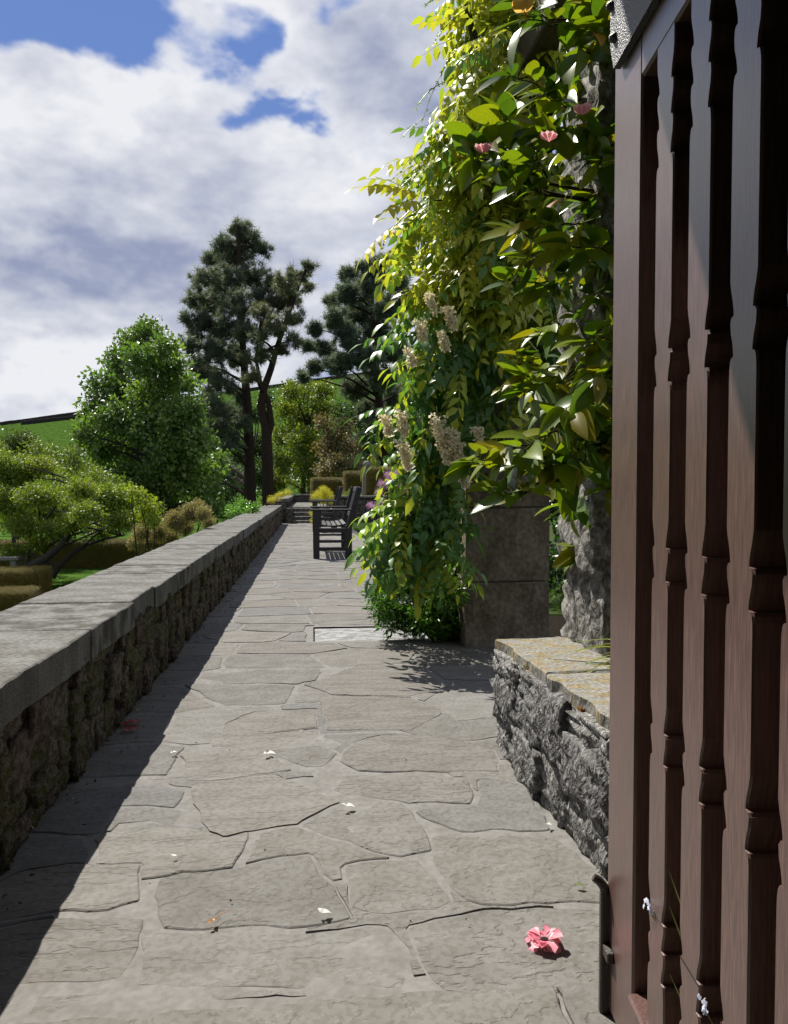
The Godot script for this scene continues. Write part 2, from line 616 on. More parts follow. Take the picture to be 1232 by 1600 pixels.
func slab_mesh(poly: PackedVector2Array, top: float, thick: float, step: float, rough: float, bevel: float, tilt: Vector2) -> Mesh:
	var mid := Vector2.ZERO
	for p in poly:
		mid += p
	mid /= poly.size()
	if Geometry2D.is_polygon_clockwise(poly):
		poly.reverse()
	var ring := PackedVector2Array()
	for i in poly.size():
		var a := poly[i]
		var b := poly[(i + 1) % poly.size()]
		var k := maxi(1, int(a.distance_to(b) / step))
		for j in k:
			var p := a.lerp(b, float(j) / k)
			ring.append(p + Vector2(edge_noise.get_noise_2dv(p * 100.0), edge_noise.get_noise_2dv(p * 100.0 + Vector2(900, 300))) * rough)
	var sets := Geometry2D.offset_polygon(ring, -bevel, Geometry2D.JOIN_MITER)
	if sets.is_empty():
		return null
	var m := ring.size()
	var inner := PackedVector2Array()
	for i in m:
		var e := (ring[(i + 1) % m] - ring[(i + m - 1) % m]).normalized()
		inner.append(ring[i] + Vector2(-e.y, e.x) * bevel)
	var idx := Geometry2D.triangulate_polygon(inner)
	if idx.is_empty():
		inner = ring
		idx = Geometry2D.triangulate_polygon(inner)
	var b := MB.new()
	var h := func(p: Vector2, dy: float) -> Vector3:
		return Vector3(p.x, top + dy + (p - mid).dot(tilt) + edge_noise.get_noise_2dv(p * 25.0) * bevel * .4, p.y)
	for i in range(0, idx.size(), 3):
		var q := [h.call(inner[idx[i]], 0.0), h.call(inner[idx[i + 1]], 0.0), h.call(inner[idx[i + 2]], 0.0)]
		b.face(q, q[0] - Vector3(0, 1, 0))
	var c3 := Vector3(mid.x, top - thick, mid.y)
	for i in m:
		var j := (i + 1) % m
		b.face([h.call(inner[i], 0.0), h.call(inner[j], 0.0), h.call(ring[j], -bevel * .7), h.call(ring[i], -bevel * .7)], c3)
		b.face([h.call(ring[i], -bevel * .7), h.call(ring[j], -bevel * .7), h.call(ring[j], -thick), h.call(ring[i], -thick)], c3)
	return b.mesh()


func area(p: PackedVector2Array) -> float:
	var s := 0.0
	for i in p.size():
		s += p[i].cross(p[(i + 1) % p.size()])
	return absf(s) * .5


func half(p: PackedVector2Array, o: Vector2, nrm: Vector2) -> PackedVector2Array:
	var out := PackedVector2Array()
	for i in p.size():
		var a := p[i]
		var b := p[(i + 1) % p.size()]
		var da := (a - o).dot(nrm)
		var db := (b - o).dot(nrm)
		if da <= 0:
			out.append(a)
		if (da < 0 and db > 0) or (da > 0 and db < 0):
			out.append(a.lerp(b, da / (da - db)))
	return out


func rect(x0: float, z0: float, x1: float, z1: float) -> PackedVector2Array:
	return PackedVector2Array([Vector2(x0, z0), Vector2(x1, z0), Vector2(x1, z1), Vector2(x0, z1)])


func build_path() -> void:
	rng.seed = 77
	edge_noise.seed = 4
	edge_noise.frequency = 0.06
	edge_noise.fractal_octaves = 3
	var root := Node3D.new()
	root.name = "path"
	root.set_meta("kind", "structure")
	add_child(root)
	var pale := rect(.01, -5.33, .78, -4.84)
	var b := MB.new()
	for r in [[-.86, -20.4, .97, -5.33], [-.86, -5.33, .01, -4.84], [.78, -5.33, .97, -4.84], [-.86, -4.84, 1.6, -2.6], [-.86, -2.6, .86, 1.2]]:
		var nx := 24
		var nz := maxi(2, int((r[3] - r[1]) * 14))
		for i in nx:
			for j in nz:
				var x0 := lerpf(r[0], r[2], float(i) / nx)
				var x1 := lerpf(r[0], r[2], float(i + 1) / nx)
				var z0 := lerpf(r[1], r[3], float(j) / nz)
				var z1 := lerpf(r[1], r[3], float(j + 1) / nz)
				var q := []
				for p in [Vector2(x0, z1), Vector2(x1, z1), Vector2(x1, z0), Vector2(x0, z0)]:
					q.append(Vector3(p.x, -.001 + .0035 * edge_noise.get_noise_2dv(p * 60.0), p.y))
				b.quad(q[0], q[1], q[2], q[3])
	part("mortar_bed", b.mesh(), M.mortar, root)
	var traced: Array = [PackedVector2Array([Vector2(-0.747,-1.709), Vector2(-0.591,-1.771), Vector2(-0.560,-1.772), Vector2(-0.386,-1.749), Vector2(-0.371,-1.643), Vector2(-0.380,-1.544), Vector2(-0.451,-1.540), Vector2(-0.585,-1.554), Vector2(-0.683,-1.561)]),
	PackedVector2Array([Vector2(-0.584,-2.014), Vector2(-0.442,-1.994), Vector2(-0.409,-1.835), Vector2(-0.466,-1.807), Vector2(-0.504,-1.806), Vector2(-0.580,-1.820), Vector2(-0.746,-1.769), Vector2(-0.798,-1.896), Vector2(-0.720,-2.004)]),
	PackedVector2Array([Vector2(-0.361,-1.696), Vector2(-0.219,-1.671), Vector2(-0.013,-1.654), Vector2(0.155,-1.658), Vector2(0.185,-1.579), Vector2(0.169,-1.460), Vector2(0.043,-1.475), Vector2(-0.061,-1.488), Vector2(-0.234,-1.503), Vector2(-0.331,-1.525), Vector2(-0.346,-1.620)]),
	PackedVector2Array([Vector2(0.215,-1.654), Vector2(0.272,-1.671), Vector2(0.394,-1.697), Vector2(0.481,-1.693), Vector2(0.680,-1.661), Vector2(0.580,-1.412), Vector2(0.458,-1.421), Vector2(0.342,-1.426), Vector2(0.250,-1.444), Vector2(0.227,-1.483), Vector2(0.226,-1.564)]),
	PackedVector2Array([Vector2(-0.363,-1.921), Vector2(-0.319,-1.942), Vector2(-0.222,-1.957), Vector2(-0.081,-1.993), Vector2(-0.018,-2.003), Vector2(0.033,-1.882), Vector2(0.073,-1.713), Vector2(-0.013,-1.699), Vector2(-0.228,-1.706), Vector2(-0.315,-1.721), Vector2(-0.346,-1.765), Vector2(-0.365,-1.850)]),
	PackedVector2Array([Vector2(0.093,-1.940), Vector2(0.128,-1.960), Vector2(0.198,-1.959), Vector2(0.266,-1.945), Vector2(0.292,-1.845), Vector2(0.310,-1.758), Vector2(0.273,-1.726), Vector2(0.144,-1.734), Vector2(0.096,-1.767), Vector2(0.097,-1.866)]),
	PackedVector2Array([Vector2(0.328,-2.077), Vector2(0.398,-2.085), Vector2(0.583,-2.058), Vector2(0.662,-2.042), Vector2(0.724,-1.811), Vector2(0.690,-1.717), Vector2(0.491,-1.730), Vector2(0.396,-1.734), Vector2(0.336,-1.789), Vector2(0.321,-1.896)]),
	PackedVector2Array([Vector2(-0.023,-2.200), Vector2(0.059,-2.265), Vector2(0.121,-2.357), Vector2(0.268,-2.322), Vector2(0.293,-2.258), Vector2(0.305,-2.111), Vector2(0.305,-2.015), Vector2(0.230,-1.991), Vector2(0.168,-2.023), Vector2(0.107,-2.093), Vector2(0.025,-2.133)]),
	PackedVector2Array([Vector2(-0.155,-2.121), Vector2(-0.034,-2.168), Vector2(0.025,-2.114), Vector2(0.166,-1.998), Vector2(0.085,-1.982), Vector2(-0.018,-2.028), Vector2(-0.147,-2.010)]),
	PackedVector2Array([Vector2(0.072,-2.448), Vector2(0.103,-2.560), Vector2(0.504,-2.495), Vector2(0.502,-2.403), Vector2(0.480,-2.299), Vector2(0.296,-2.329), Vector2(0.263,-2.352), Vector2(0.105,-2.409)]),
	PackedVector2Array([Vector2(0.553,-2.473), Vector2(0.672,-2.405), Vector2(0.665,-2.097), Vector2(0.413,-2.116), Vector2(0.346,-2.186), Vector2(0.316,-2.256), Vector2(0.508,-2.272)]),
	PackedVector2Array([Vector2(-0.385,-2.518), Vector2(-0.321,-2.544), Vector2(-0.123,-2.590), Vector2(-0.009,-2.436), Vector2(0.071,-2.357), Vector2(-0.045,-2.211), Vector2(-0.196,-2.177), Vector2(-0.245,-2.150), Vector2(-0.313,-2.239)]),
	PackedVector2Array([Vector2(-0.461,-2.819), Vector2(-0.359,-2.848), Vector2(-0.191,-2.858), Vector2(-0.079,-2.633), Vector2(-0.132,-2.615), Vector2(-0.324,-2.566), Vector2(-0.403,-2.586)]),
	PackedVector2Array([Vector2(-0.177,-2.856), Vector2(0.028,-2.863), Vector2(0.094,-2.786), Vector2(0.026,-2.658), Vector2(-0.018,-2.663)]),
	PackedVector2Array([Vector2(-0.371,-3.024), Vector2(-0.355,-3.053), Vector2(-0.173,-3.034), Vector2(0.010,-3.079), Vector2(0.038,-2.890), Vector2(-0.202,-2.887), Vector2(-0.368,-2.919)]),
	PackedVector2Array([Vector2(-0.340,-3.200), Vector2(-0.244,-3.345), Vector2(0.011,-3.356), Vector2(0.010,-3.112), Vector2(-0.154,-3.064), Vector2(-0.350,-3.101)]),
	PackedVector2Array([Vector2(-0.519,-2.126), Vector2(-0.516,-2.199), Vector2(-0.467,-2.260), Vector2(-0.374,-2.200), Vector2(-0.279,-2.158), Vector2(-0.241,-2.066), Vector2(-0.267,-2.013), Vector2(-0.357,-2.029), Vector2(-0.495,-2.051)]),
	PackedVector2Array([Vector2(-0.586,-2.375), Vector2(-0.399,-2.346), Vector2(-0.319,-2.211), Vector2(-0.391,-2.227), Vector2(-0.473,-2.287), Vector2(-0.553,-2.269), Vector2(-0.570,-2.221)]),
	PackedVector2Array([Vector2(0.160,-2.885), Vector2(0.277,-2.962), Vector2(0.474,-2.941), Vector2(0.660,-2.760), Vector2(0.624,-2.552), Vector2(0.155,-2.602), Vector2(0.105,-2.700)]),
	PackedVector2Array([Vector2(0.249,-4.153), Vector2(0.593,-4.116), Vector2(0.619,-3.646), Vector2(0.447,-3.516), Vector2(0.095,-3.587), Vector2(-0.025,-3.775)]),
	PackedVector2Array([Vector2(0.049,-3.483), Vector2(0.442,-3.473), Vector2(0.584,-3.275), Vector2(0.385,-3.030), Vector2(0.055,-3.066)]),
	PackedVector2Array([Vector2(0.649,-3.643), Vector2(0.888,-3.653), Vector2(0.777,-3.161), Vector2(0.613,-3.134), Vector2(0.488,-3.385)])]
	var keep_out := traced.duplicate()
	keep_out.append(rect(-.03, -5.37, .82, -4.80))
	keep_out.append(rect(-1.0, -1.44, 1.2, 1.3))
	var seeds := []
	var ax := 0.72
	var z := 0.2
	var row := 0
	while z > -20.7:
		var dz := rnd(.30, .42)
		var x := -.95 + rnd(0, .3)
		while x < 1.75:
			seeds.append(Vector2(x * ax, z + rnd(-.12, .12)))
			x += rnd(.34, .72)
		z -= dz
		row += 1
	var pieces := []
	for p in traced:
		for g in Geometry2D.offset_polygon(p, .007, Geometry2D.JOIN_ROUND):
			pieces.append([g, true])
	for i in seeds.size():
		var s: Vector2 = seeds[i]
		var poly := PackedVector2Array([s + Vector2(-1.2, -1.2), s + Vector2(1.2, -1.2), s + Vector2(1.2, 1.2), s + Vector2(-1.2, 1.2)])
		for j in seeds.size():
			if j != i and s.distance_squared_to(seeds[j]) < 2.6:
				poly = half(poly, (s + seeds[j]) * .5, seeds[j] - s)
		for k in poly.size():
			poly[k].x /= ax
		var bounds := [rect(-.84, -20.38, .96, -4.84), rect(-.84, -4.84, 1.55, -2.62), rect(-.84, -2.62, .74, 1.0)]
		for bd in bounds:
			for q in Geometry2D.intersect_polygons(poly, bd):
				var set_: Array = [q]
				for t in keep_out:
					var nx: Array = []
					for w in set_:
						for u in Geometry2D.clip_polygons(w, t):
							if not Geometry2D.is_polygon_clockwise(u):
								nx.append(u)
					set_ = nx
				for w in set_:
					for u in Geometry2D.offset_polygon(w, -rnd(.009, .02), Geometry2D.JOIN_ROUND):
						if area(u) > .012:
							pieces.append([u, false])
	# the long threshold slabs at the gateway
	pieces.append([rect(-.86, -1.425, .46, -.62), true])
	pieces.append([rect(.47, -1.425, 1.1, -.62), true])
	pieces.append([rect(-.86, -.61, .5, .9), true])
	for pc in pieces:
		var q: PackedVector2Array = pc[0]
		var mz := 0.0
		for p in q:
			mz += p.y / q.size()
		var near: bool = mz > -4.5
		var mesh := slab_mesh(q, (.008 if mz > -1.3 else rnd(.0002, .0034)) if near else rnd(.0005, .004), .04, .028 if near else .09, .016, .0035 if near else .002, Vector2(rnd(-.006, .006), rnd(-.010, .006)) * (0.0 if mz > -1.3 else 1.0 if near else .5))
		if mesh:
			part("paving_slab", mesh, M["slab%d" % rng.randi_range(0, 7)], root)
	var pm := slab_mesh(rect(.02, -5.32, .77, -4.85), -.010, .04, .1, .004, .003, Vector2.ZERO)
	var po := part("paving_slab", pm, M.pale_sheen_slab, root)
	po.set_meta("label", "pale smooth slab sunk below the path, sky sheen in its colour")


func build_parapet() -> void:
	rng.seed = 31
	var t := thing("parapet_wall", "long low stone parapet with flat coping along the path's left side", "wall", Vector3(-1.0, 0, -9.3))
	var o := Vector3(-1.0, 0, -9.3)
	var b := MB.new()
	b.box(Vector3(-1.0, -.58, -10.7) - o, Vector3(.33, 1.88, 19.1), .01)
	part("mortar_core", b.mesh(), M.wall_mortar, t)
	var z := -1.16
	var k := 0
	while z > -20.1:
		var l := minf(rnd(.46, .66), z + 20.25)
		var m: Material = M.coping if k % 3 else M.coping2
		var p := rect(-1.222 + rnd(-.008, .008), z - l + .003, -.762 + rnd(-.008, .008), z - .003)
		part("coping_stone", slab_mesh(p, .48 + rnd(-.004, .004), .105, .04 if z > -8 else .2, .009, .005, Vector2(rnd(-.005, .005), rnd(-.004, .004))), m, t).position = -o
		z -= l
		k += 1
	var rocks := []
	for i in 7:
		rocks.append(rock(40 + i, 6, .15, .17, 1.7))
	# rubble below the coping, nearest stones first; both faces
	z = -1.2
	var count := 0
	var far := MB.new()
	var far_xf := []
	var far_cols := []
	while z > -20.1:
		var w := rnd(.07, .165)
		var y := 0.0
		while y < .36:
			var h := minf(rnd(.07, .18), .39 - y)
			if h < .05:
				break
			var zz := z + rnd(-.02, .02)
			var pos := Vector3(-.815 - rnd(-.012, .03), y + h * .5, zz - w * .5)
			var bs := Basis(Vector3.RIGHT, rnd(-.2, .2)).scaled(Vector3(.11, h * 1.04, w * 1.04))
			if count < 300:
				var s := part("wall_stone", rocks[rng.randi_range(0, 6)], M["wall%d" % rng.randi_range(0, 3)], t)
				s.transform = Transform3D(bs, pos - o)
			else:
				far_xf.append(Transform3D(bs, pos - o))
				far_cols.append(Color(1, 1, 1) * rnd(.75, 1.1))
			count += 1
			y += h
		z -= w
	var fm := scatter("distant_wall_stones", rocks[0], M.wall1, far_xf, far_cols, t)
	fm.set_meta("kind", "stuff")
	# the upper parapet past the steps
	var u := thing("parapet_wall", "short raised stone parapet beyond the steps at the path's far end", "wall", Vector3(-.85, 0, -24.2))
	var ub := MB.new()
	ub.box(Vector3(0, -.3, 0), Vector3(.36, 1.68, 7.0), .01)
	part("wall_body", ub.mesh(), M.far_stone, u)
	for i in 7:
		var cb := MB.new()
		cb.box(Vector3(0, .60, 3.0 - i * 1.0), Vector3(.46, .1, .985), .01)
		part("coping_stone", cb.mesh(), M.coping, u)
	for i in 26:
		var s := part("wall_stone", rocks[rng.randi_range(0, 6)], M["wall%d" % rng.randi_range(0, 3)], u)
		s.transform = Transform3D(Basis.from_scale(Vector3(.1, .2, .32)), Vector3(.175, .12 + .2 * (i % 3) - .04, 3.2 - i * .26))
	# wall closing the upper path
	var e := thing("end_wall", "low dark stone wall closing the upper path beyond the steps", "wall", Vector3(-.1, 0, -27.9))
	var eb := MB.new()
	eb.box(Vector3(0, .25, 0), Vector3(1.3, .76, .4), .02)
	part("wall_body", eb.mesh(), M.far_stone, e)
	for i in 3:
		var cb := MB.new()
		cb.box(Vector3(-.45 + .45 * i, .66, 0), Vector3(.44, .06, .46), .01)
		part("coping_stone", cb.mesh(), M.coping, e)


func build_steps() -> void:
	rng.seed = 9
	var t := thing("stone_steps", "short flight of stone steps at the far end of the path", "steps", Vector3(-.13, 0, -20.45))
	for i in 4:
		var b := MB.new()
		b.box(Vector3(0, .1 * i + .035, -.15 - .3 * i), Vector3(1.02, .07, .36), .008)
		b.box(Vector3(0, .1 * i - .02, -.2 - .3 * i), Vector3(.98, .06, .3), .004)
		b.box(Vector3(0, .1 * i + .085, -.33 - .3 * i), Vector3(.98, .03, .1), .004)
		part("step", b.mesh(), M.step_stone, t)
	var cheek := MB.new()
	cheek.box(Vector3(-.46, .19, -.28), Vector3(.14, .42, .8), .01)
	part("cheek_block", cheek.mesh(), M.far_stone, t)
	var ut := MB.new()
	ut.box(Vector3(.2, .1, -24.9), Vector3(1.7, .6, 6.6), .01)
	structure("upper_path", ut.mesh(), M.coping)
	# retaining wall to the right of the steps
	var w := thing("retaining_wall", "dark stone retaining wall behind the far bench", "wall", Vector3(1.9, 0, -20.6))
	var b := MB.new()
	b.box(Vector3(0, .28, -.2), Vector3(2.9, .76, .3), .01)
	part("mortar_core", b.mesh(), M.wall_mortar, w)
	var x := -1.5
	while x < 1.45:
		var l := rnd(.25, .5)
		var y := 0.0
		while y < .58:
			var h := rnd(.16, .28)
			var bb := MB.new()
			bb.box(Vector3(x + l * .5, minf(y + h * .5, .62 - h * .5 + .02), -.03 + rnd(-.015, .015)), Vector3(l - .015, h - .012, .09), .015)
			part("wall_stone", bb.mesh(), M.far_stone, w)
			y += h
		x += l
	for i in 4:
		var bb := MB.new()
		bb.box(Vector3(-1.1 + i * .74, .69, -.15), Vector3(.73, .06, .42), .01)
		part("coping_stone", bb.mesh(), M.coping, w)


func build_low_wall() -> void:
	rng.seed = 52
	var o := Vector3(1.0, 0, -1.8)
	var t := thing("low_wall", "knee high rough grey rubble wall with lichened top, right of the path", "wall", o)
	var rocks := []
	for i in 8:
		rocks.append(rock(60 + i, 9, .12, .14, 1.7))
	var b := MB.new()
	b.box(Vector3(1.2, .13, -1.75) - o, Vector3(.84, .5, 2.0), .01, Basis(Vector3.UP, -.042))
	part("mortar_core", b.mesh(), M.rubble2, t)
	var fx := func(z: float) -> float: return .715 + (z + 2.79) * .0425
	var z := -2.80
	while z < -.7:
		var w := rnd(.15, .30)
		var y := 0.0
		while y < .33:
			var h := minf(rnd(.11, .22), .36 - y)
			if h < .05:
				break
			var s := part("wall_stone", rocks[rng.randi_range(0, 7)], M["rubble%d" % rng.randi_range(0, 2)], t)
			s.transform = Transform3D(Basis(Vector3.RIGHT, rnd(-.25, .25)).scaled(Vector3(.2, h * 1.14, w * 1.14)), Vector3(fx.call(z) + .055 + rnd(-.012, .018), y + h * .5, z + w * .5) - o)
			y += h
		z += w
	for i in 4:
		var s := part("wall_stone", rocks[i], M.rubble0, t)
		s.transform = Transform3D(Basis.from_scale(Vector3(.22, .34, .16)), Vector3(.82 + .2 * i, .17, -2.73) - o)
	# irregular cap slabs
	var cuts := [-2.815, -2.28, -1.72, -1.2, -.7]
	for i in 4:
		var z0: float = cuts[i] + .006
		var z1: float = cuts[i + 1] - .006
		var p := PackedVector2Array([Vector2(fx.call(z0) - .03, z0), Vector2(1.6, z0), Vector2(1.6, z1), Vector2(fx.call(z1) - .03, z1), Vector2(fx.call((z0 + z1) * .5) - .018, (z0 + z1) * .5)])
		part("cap_stone", slab_mesh(p, .402, .055, .03, .022, .007, Vector2(0, rnd(-.008, .008))), M.cap, t).position = -o
	# crusts of orange lichen on the face
	for q in [[.742, .31, -2.30, .03, .035], [.752, .335, -2.02, .02, .045], [.757, .27, -1.99, .02, .08], [.76, .22, -1.975, .025, .035]]:
		var s := part("lichen_patch", rocks[3], M.orange, t)
		s.transform = Transform3D(Basis.from_scale(Vector3(.035, q[4] * 1.5, q[3] * 1.6)), Vector3(q[0] - .012, q[1], q[2]) - o)


func build_pillars() -> void:
	rng.seed = 61
	var t := thing("pergola_pillar", "square dark brown stone pillar under the white wisteria", "pillar", Vector3(1.175, 0, -4.8), 0.0, "pergola pillars")
	var y := -.05
	var k := 0
	while y < 3.2:
		var h := rnd(.34, .5)
		var halves := 1
		for i in halves:
			var w := .525 / halves
			var x := (-.5 * (halves - 1) + i) * w
			var p := rect(x - w * .5 + .004, -.25, x + w * .5 - .004, .25)
			part("stone_block", slab_mesh(p, y + h - .008, h - .01, .05, .012, .012, Vector2.ZERO), M.pillar, t)
		y += h
		k += 1
	var c := MB.new()
	c.box(Vector3(0, 1.55, 0), Vector3(.48, 3.2, .46), .01)
	part("mortar_core", c.mesh(), M.pillar, t)
	var r := thing("pergola_pillar", "rough pale grey stone pillar rising behind the low wall", "pillar", Vector3(1.2, 0, -2.66), 0.0, "pergola pillars")
	y = .30
	for i in 13:
		var h := rnd(.27, .4)
		var s := part("stone_block", rock(80 + i % 5, 12, .06, .05, 3.6), M.pillar_rough, r)
		s.transform = Transform3D(Basis(Vector3.UP, rnd(-.04, .04)).scaled(Vector3(.50 + rnd(-.03, .03), h * 1.06, .41)), Vector3(rnd(-.015, .015), y + h * .5, rnd(-.015, .015)))
		y += h
	var beam := thing("pergola_beam", "weathered timber beam over the pillars, half hidden in leaves", "beam", Vector3(1.2, 3.3, -3.8))
	var b := MB.new()
	b.box(Vector3(0, 0, 0), Vector3(.14, .18, 4.2), .01)
	part("beam", b.mesh(), M.timber, beam)


func build_bench() -> void:
	var t := thing("garden_bench", "near black slatted garden bench facing the parapet", "bench", Vector3(.28, .008, -10.33), 0.0, "black benches along the path")
	var L := 1.5
	var leg := func(x0: float, z: float, front: bool) -> Mesh:
		var b := MB.new()
		if front:
			b.box(Vector3(x0, .21, z), Vector3(.085, .42, .06), .006)
			b.box(Vector3(x0 + .01, .525, z), Vector3(.105, .23, .06), .006)
		else:
			b.box(Vector3(x0, .22, z), Vector3(.09, .44, .06), .006)
			b.box(Vector3(x0 + .075, .69, z), Vector3(.075, .54, .06), .006, Basis(Vector3.BACK, -.26))
		return b.mesh()
	for z in [-.03, -L + .03]:
		part("leg", leg.call(-.215, z, true), M.bench, t)
		part("leg", leg.call(.215, z, false), M.bench, t)
		var b := MB.new()
		b.box(Vector3(-.02, .648, z), Vector3(.56, .028, .075), .008)
		part("armrest", b.mesh(), M.bench, t)
		for q in [[.125, .045], [.225, .03], [.375, .06]]:
			var c := MB.new()
			c.box(Vector3(0, q[0], z), Vector3(.36, q[1], .035), .004)
			part("side_rail", c.mesh(), M.bench, t)
	var ys := [.445, .435, .428, .428, .436, .45]
	for i in 6:
		var b := MB.new()
		b.box(Vector3(-.17 + i * .066, ys[i], -L * .5), Vector3(.052, .022, L - .13), .004, Basis(Vector3.BACK, (-.22 + .1 * i) * -1.0 * -1.0))
		part("seat_slat", b.mesh(), M.bench, t)
	for q in [[.275, .56], [.365, .92]]:
		var b := MB.new()
		b.box(Vector3(q[0], q[1], -L * .5), Vector3(.03, .07, L - .12), .005, Basis(Vector3.BACK, -.26))
		part("back_rail", b.mesh(), M.bench, t)
	for i in 14:
		var b := MB.new()
		b.box(Vector3(.32, .74, -.13 - i * (L - .26) / 13.0), Vector3(.018, .33, .05), .003, Basis(Vector3.BACK, -.26))
		part("back_slat", b.mesh(), M.bench, t)
	for z in [-.03]:
		var b := MB.new()
		b.box(Vector3(-.215, .40, -L * .5), Vector3(.03, .06, L - .12), .004)
		part("seat_rail", b.mesh(), M.bench, t)
	var c: Node3D = t.duplicate()
	c.name = numbered("garden_bench")
	add_child(c)
	c.position = Vector3(.28, .008, -16.4)
	tag(c, "farther black garden bench half hidden behind the nearer one", "bench", "black benches along the path")


# ---------------------------------------------------------------- gate
func build_gate() -> void:
	rng.seed = 21
	var t := thing("wooden_gate", "tall open brown wooden gate with carved bars and iron strap", "gate", Vector3.ZERO, deg_to_rad(-6.1))
	var F := 0.391
	var th := 0.05
	var st := MB.new()
	st.box(Vector3(F + th * .5, 1.05, -1.318), Vector3(th, 2.06, .15), .004)
	part("stile", st.mesh(), M.gate, t)
	var hs := MB.new()
	hs.box(Vector3(F + th * .5, 1.05, -.15), Vector3(th, 2.06, .14), .004)
	part("stile", hs.mesh(), M.gate, t)
	var tr := MB.new()
	tr.box(Vector3(F + th * .5 - .001, 1.85, -.7315), Vector3(th, .47, 1.022), .004)
	part("top_rail", tr.mesh(), M.gate, t)
	var br := MB.new()
	br.box(Vector3(F + th * .5 + .001, .085, -.7315), Vector3(th + .02, .11, 1.022), .004)
	part("bottom_rail", br.mesh(), M.gate, t)
	var led := [[1.545, 1], [1.495, 1], [1.44, 2], [1.165, 1], [1.118, 2], [.88, 1], [.832, 2], [.61, 1], [.564, 2], [.33, 1], [.288, 1], [.24, 2]]
	# outline of a bar: wide shafts, and short bulges between them that start with a sharp shoulder and taper down
	var prof := []
	prof.append(Vector2(1.63, 1.0))
	for q in led:
		var y: float = q[0]
		var first: bool = prof[-1].y > .99 and prof[-1].x - y > .07
		prof.append(Vector2(y + .042, 1.0 if first else .96))
		prof.append(Vector2(y + .030, .92))
		prof.append(Vector2(y + .018, .80))
		prof.append(Vector2(y + .008, .735))
		prof.append(Vector2(y + .0015, .72))
		prof.append(Vector2(y, .88))
		prof.append(Vector2(y - .004, .94))
		if q[1] == 2:
			prof.append(Vector2(y - .012, .985))
			prof.append(Vector2(y - .025, 1.0))
	prof.append(Vector2(.13, 1.0))
	for k in 6:
		var zc := -1.134 + .1305 * k
		var b := MB.new()
		var hw := .0365
		var rings := []
		for q in prof:
			var w: float = hw * q.y
			var c := .0025
			var x0 := F
			var x1 := F + th - .006
			rings.append([Vector3(x0, q.x, -w + c), Vector3(x0, q.x, w - c), Vector3(x0 + c, q.x, w), Vector3(x1 - c, q.x, w), Vector3(x1, q.x, w - c), Vector3(x1, q.x, -w + c), Vector3(x1 - c, q.x, -w), Vector3(x0 + c, q.x, -w)])
		for i in rings.size() - 1:
			for s in 8:
				var a: Vector3 = rings[i][s]
				var bb: Vector3 = rings[i][(s + 1) % 8]
				var cc: Vector3 = rings[i + 1][(s + 1) % 8]
				var d: Vector3 = rings[i + 1][s]
				b.quad(a, bb, cc, d)
		var bar := part("carved_bar", b.mesh(), M.gate, t)
		bar.position.z = zc
	# iron strap with pointed slot and studs over the top rail
	var outline := PackedVector2Array([Vector2(-1.375, 2.08), Vector2(-1.375, 1.735), Vector2(-1.352, 1.686), Vector2(-.10, 1.645), Vector2(-.10, 2.08), Vector2(-1.17, 2.08), Vector2(-1.27, 1.80), Vector2(-1.32, 1.84), Vector2(-1.345, 2.08)])
	var ob := MB.new()
	var x1 := F - .002
	var x0 := F - .014
	var idx := Geometry2D.triangulate_polygon(outline)
	for i in range(0, idx.size(), 3):
		for x in [x0, x1]:
			var q := []
			for j in 3:
				q.append(Vector3(x, outline[idx[i + j]].y, outline[idx[i + j]].x))
			ob.face(q, Vector3((x0 + x1) * .5, q[0].y, q[0].z))
	var cw := Geometry2D.is_polygon_clockwise(outline)
	for i in outline.size():
		var p := outline[i]
		var q := outline[(i + 1) % outline.size()]
		var nn := Vector2(q.y - p.y, p.x - q.x) * (-1.0 if cw else 1.0)
		var mid := (p + q) * .5 - nn.normalized() * .001
		ob.face([Vector3(x0, p.y, p.x), Vector3(x1, p.y, p.x), Vector3(x1, q.y, q.x), Vector3(x0, q.y, q.x)], Vector3((x0 + x1) * .5, mid.y, mid.x))
	var strap := part("iron_strap", ob.mesh(), M.iron, t)
	for q in [[-1.345, 1.735], [-1.285, 1.775], [-1.365, 1.80], [-1.11, 1.74], [-.95, 1.74]]:
		var sp := SphereMesh.new()
		sp.radius = .011
		sp.height = .016
		sp.radial_segments = 12
		sp.rings = 6
		var s := part("stud", sp, M.iron, strap)
		s.position = Vector3(x0, q[1], q[0])
	# drop bolt on the stile
	var db := MB.new()
	db.box(Vector3(F - .005, .115, -1.386), Vector3(.02, .235, .016), .003)
	db.tube([Vector3(F - .005, .225, -1.386), Vector3(F - .008, .24, -1.387), Vector3(F - .016, .25, -1.389), Vector3(F - .026, .256, -1.391)], [.009, .009, .0085, .007], 8)
	part("drop_bolt", db.mesh(), M.bolt, t)
	var dk := MB.new()
	dk.box(Vector3(F - .006, .13, -1.371), Vector3(.012, .02, .05), .002)
	part("bolt_keeper", dk.mesh(), M.bolt, t)
	# unseen masonry around the gate, placed to shade it and darken the bar gaps
	var p := thing("unseen_gateway", "unseen stone surround that carries and shades the open wooden gate", "unseen_gateway", Vector3(0, 0, 0), deg_to_rad(-6.1))
	for x in [.79]:
		var y := -.02
		for i in 8:
			var h := .36
			var b := MB.new()
			b.box(Vector3(x + rnd(-.006, .006), y + h * .5, .22 + rnd(-.006, .006)), Vector3(.66, h - .008, .5), .012)
			part("stone_block", b.mesh(), M.pillar, p)
			y += h
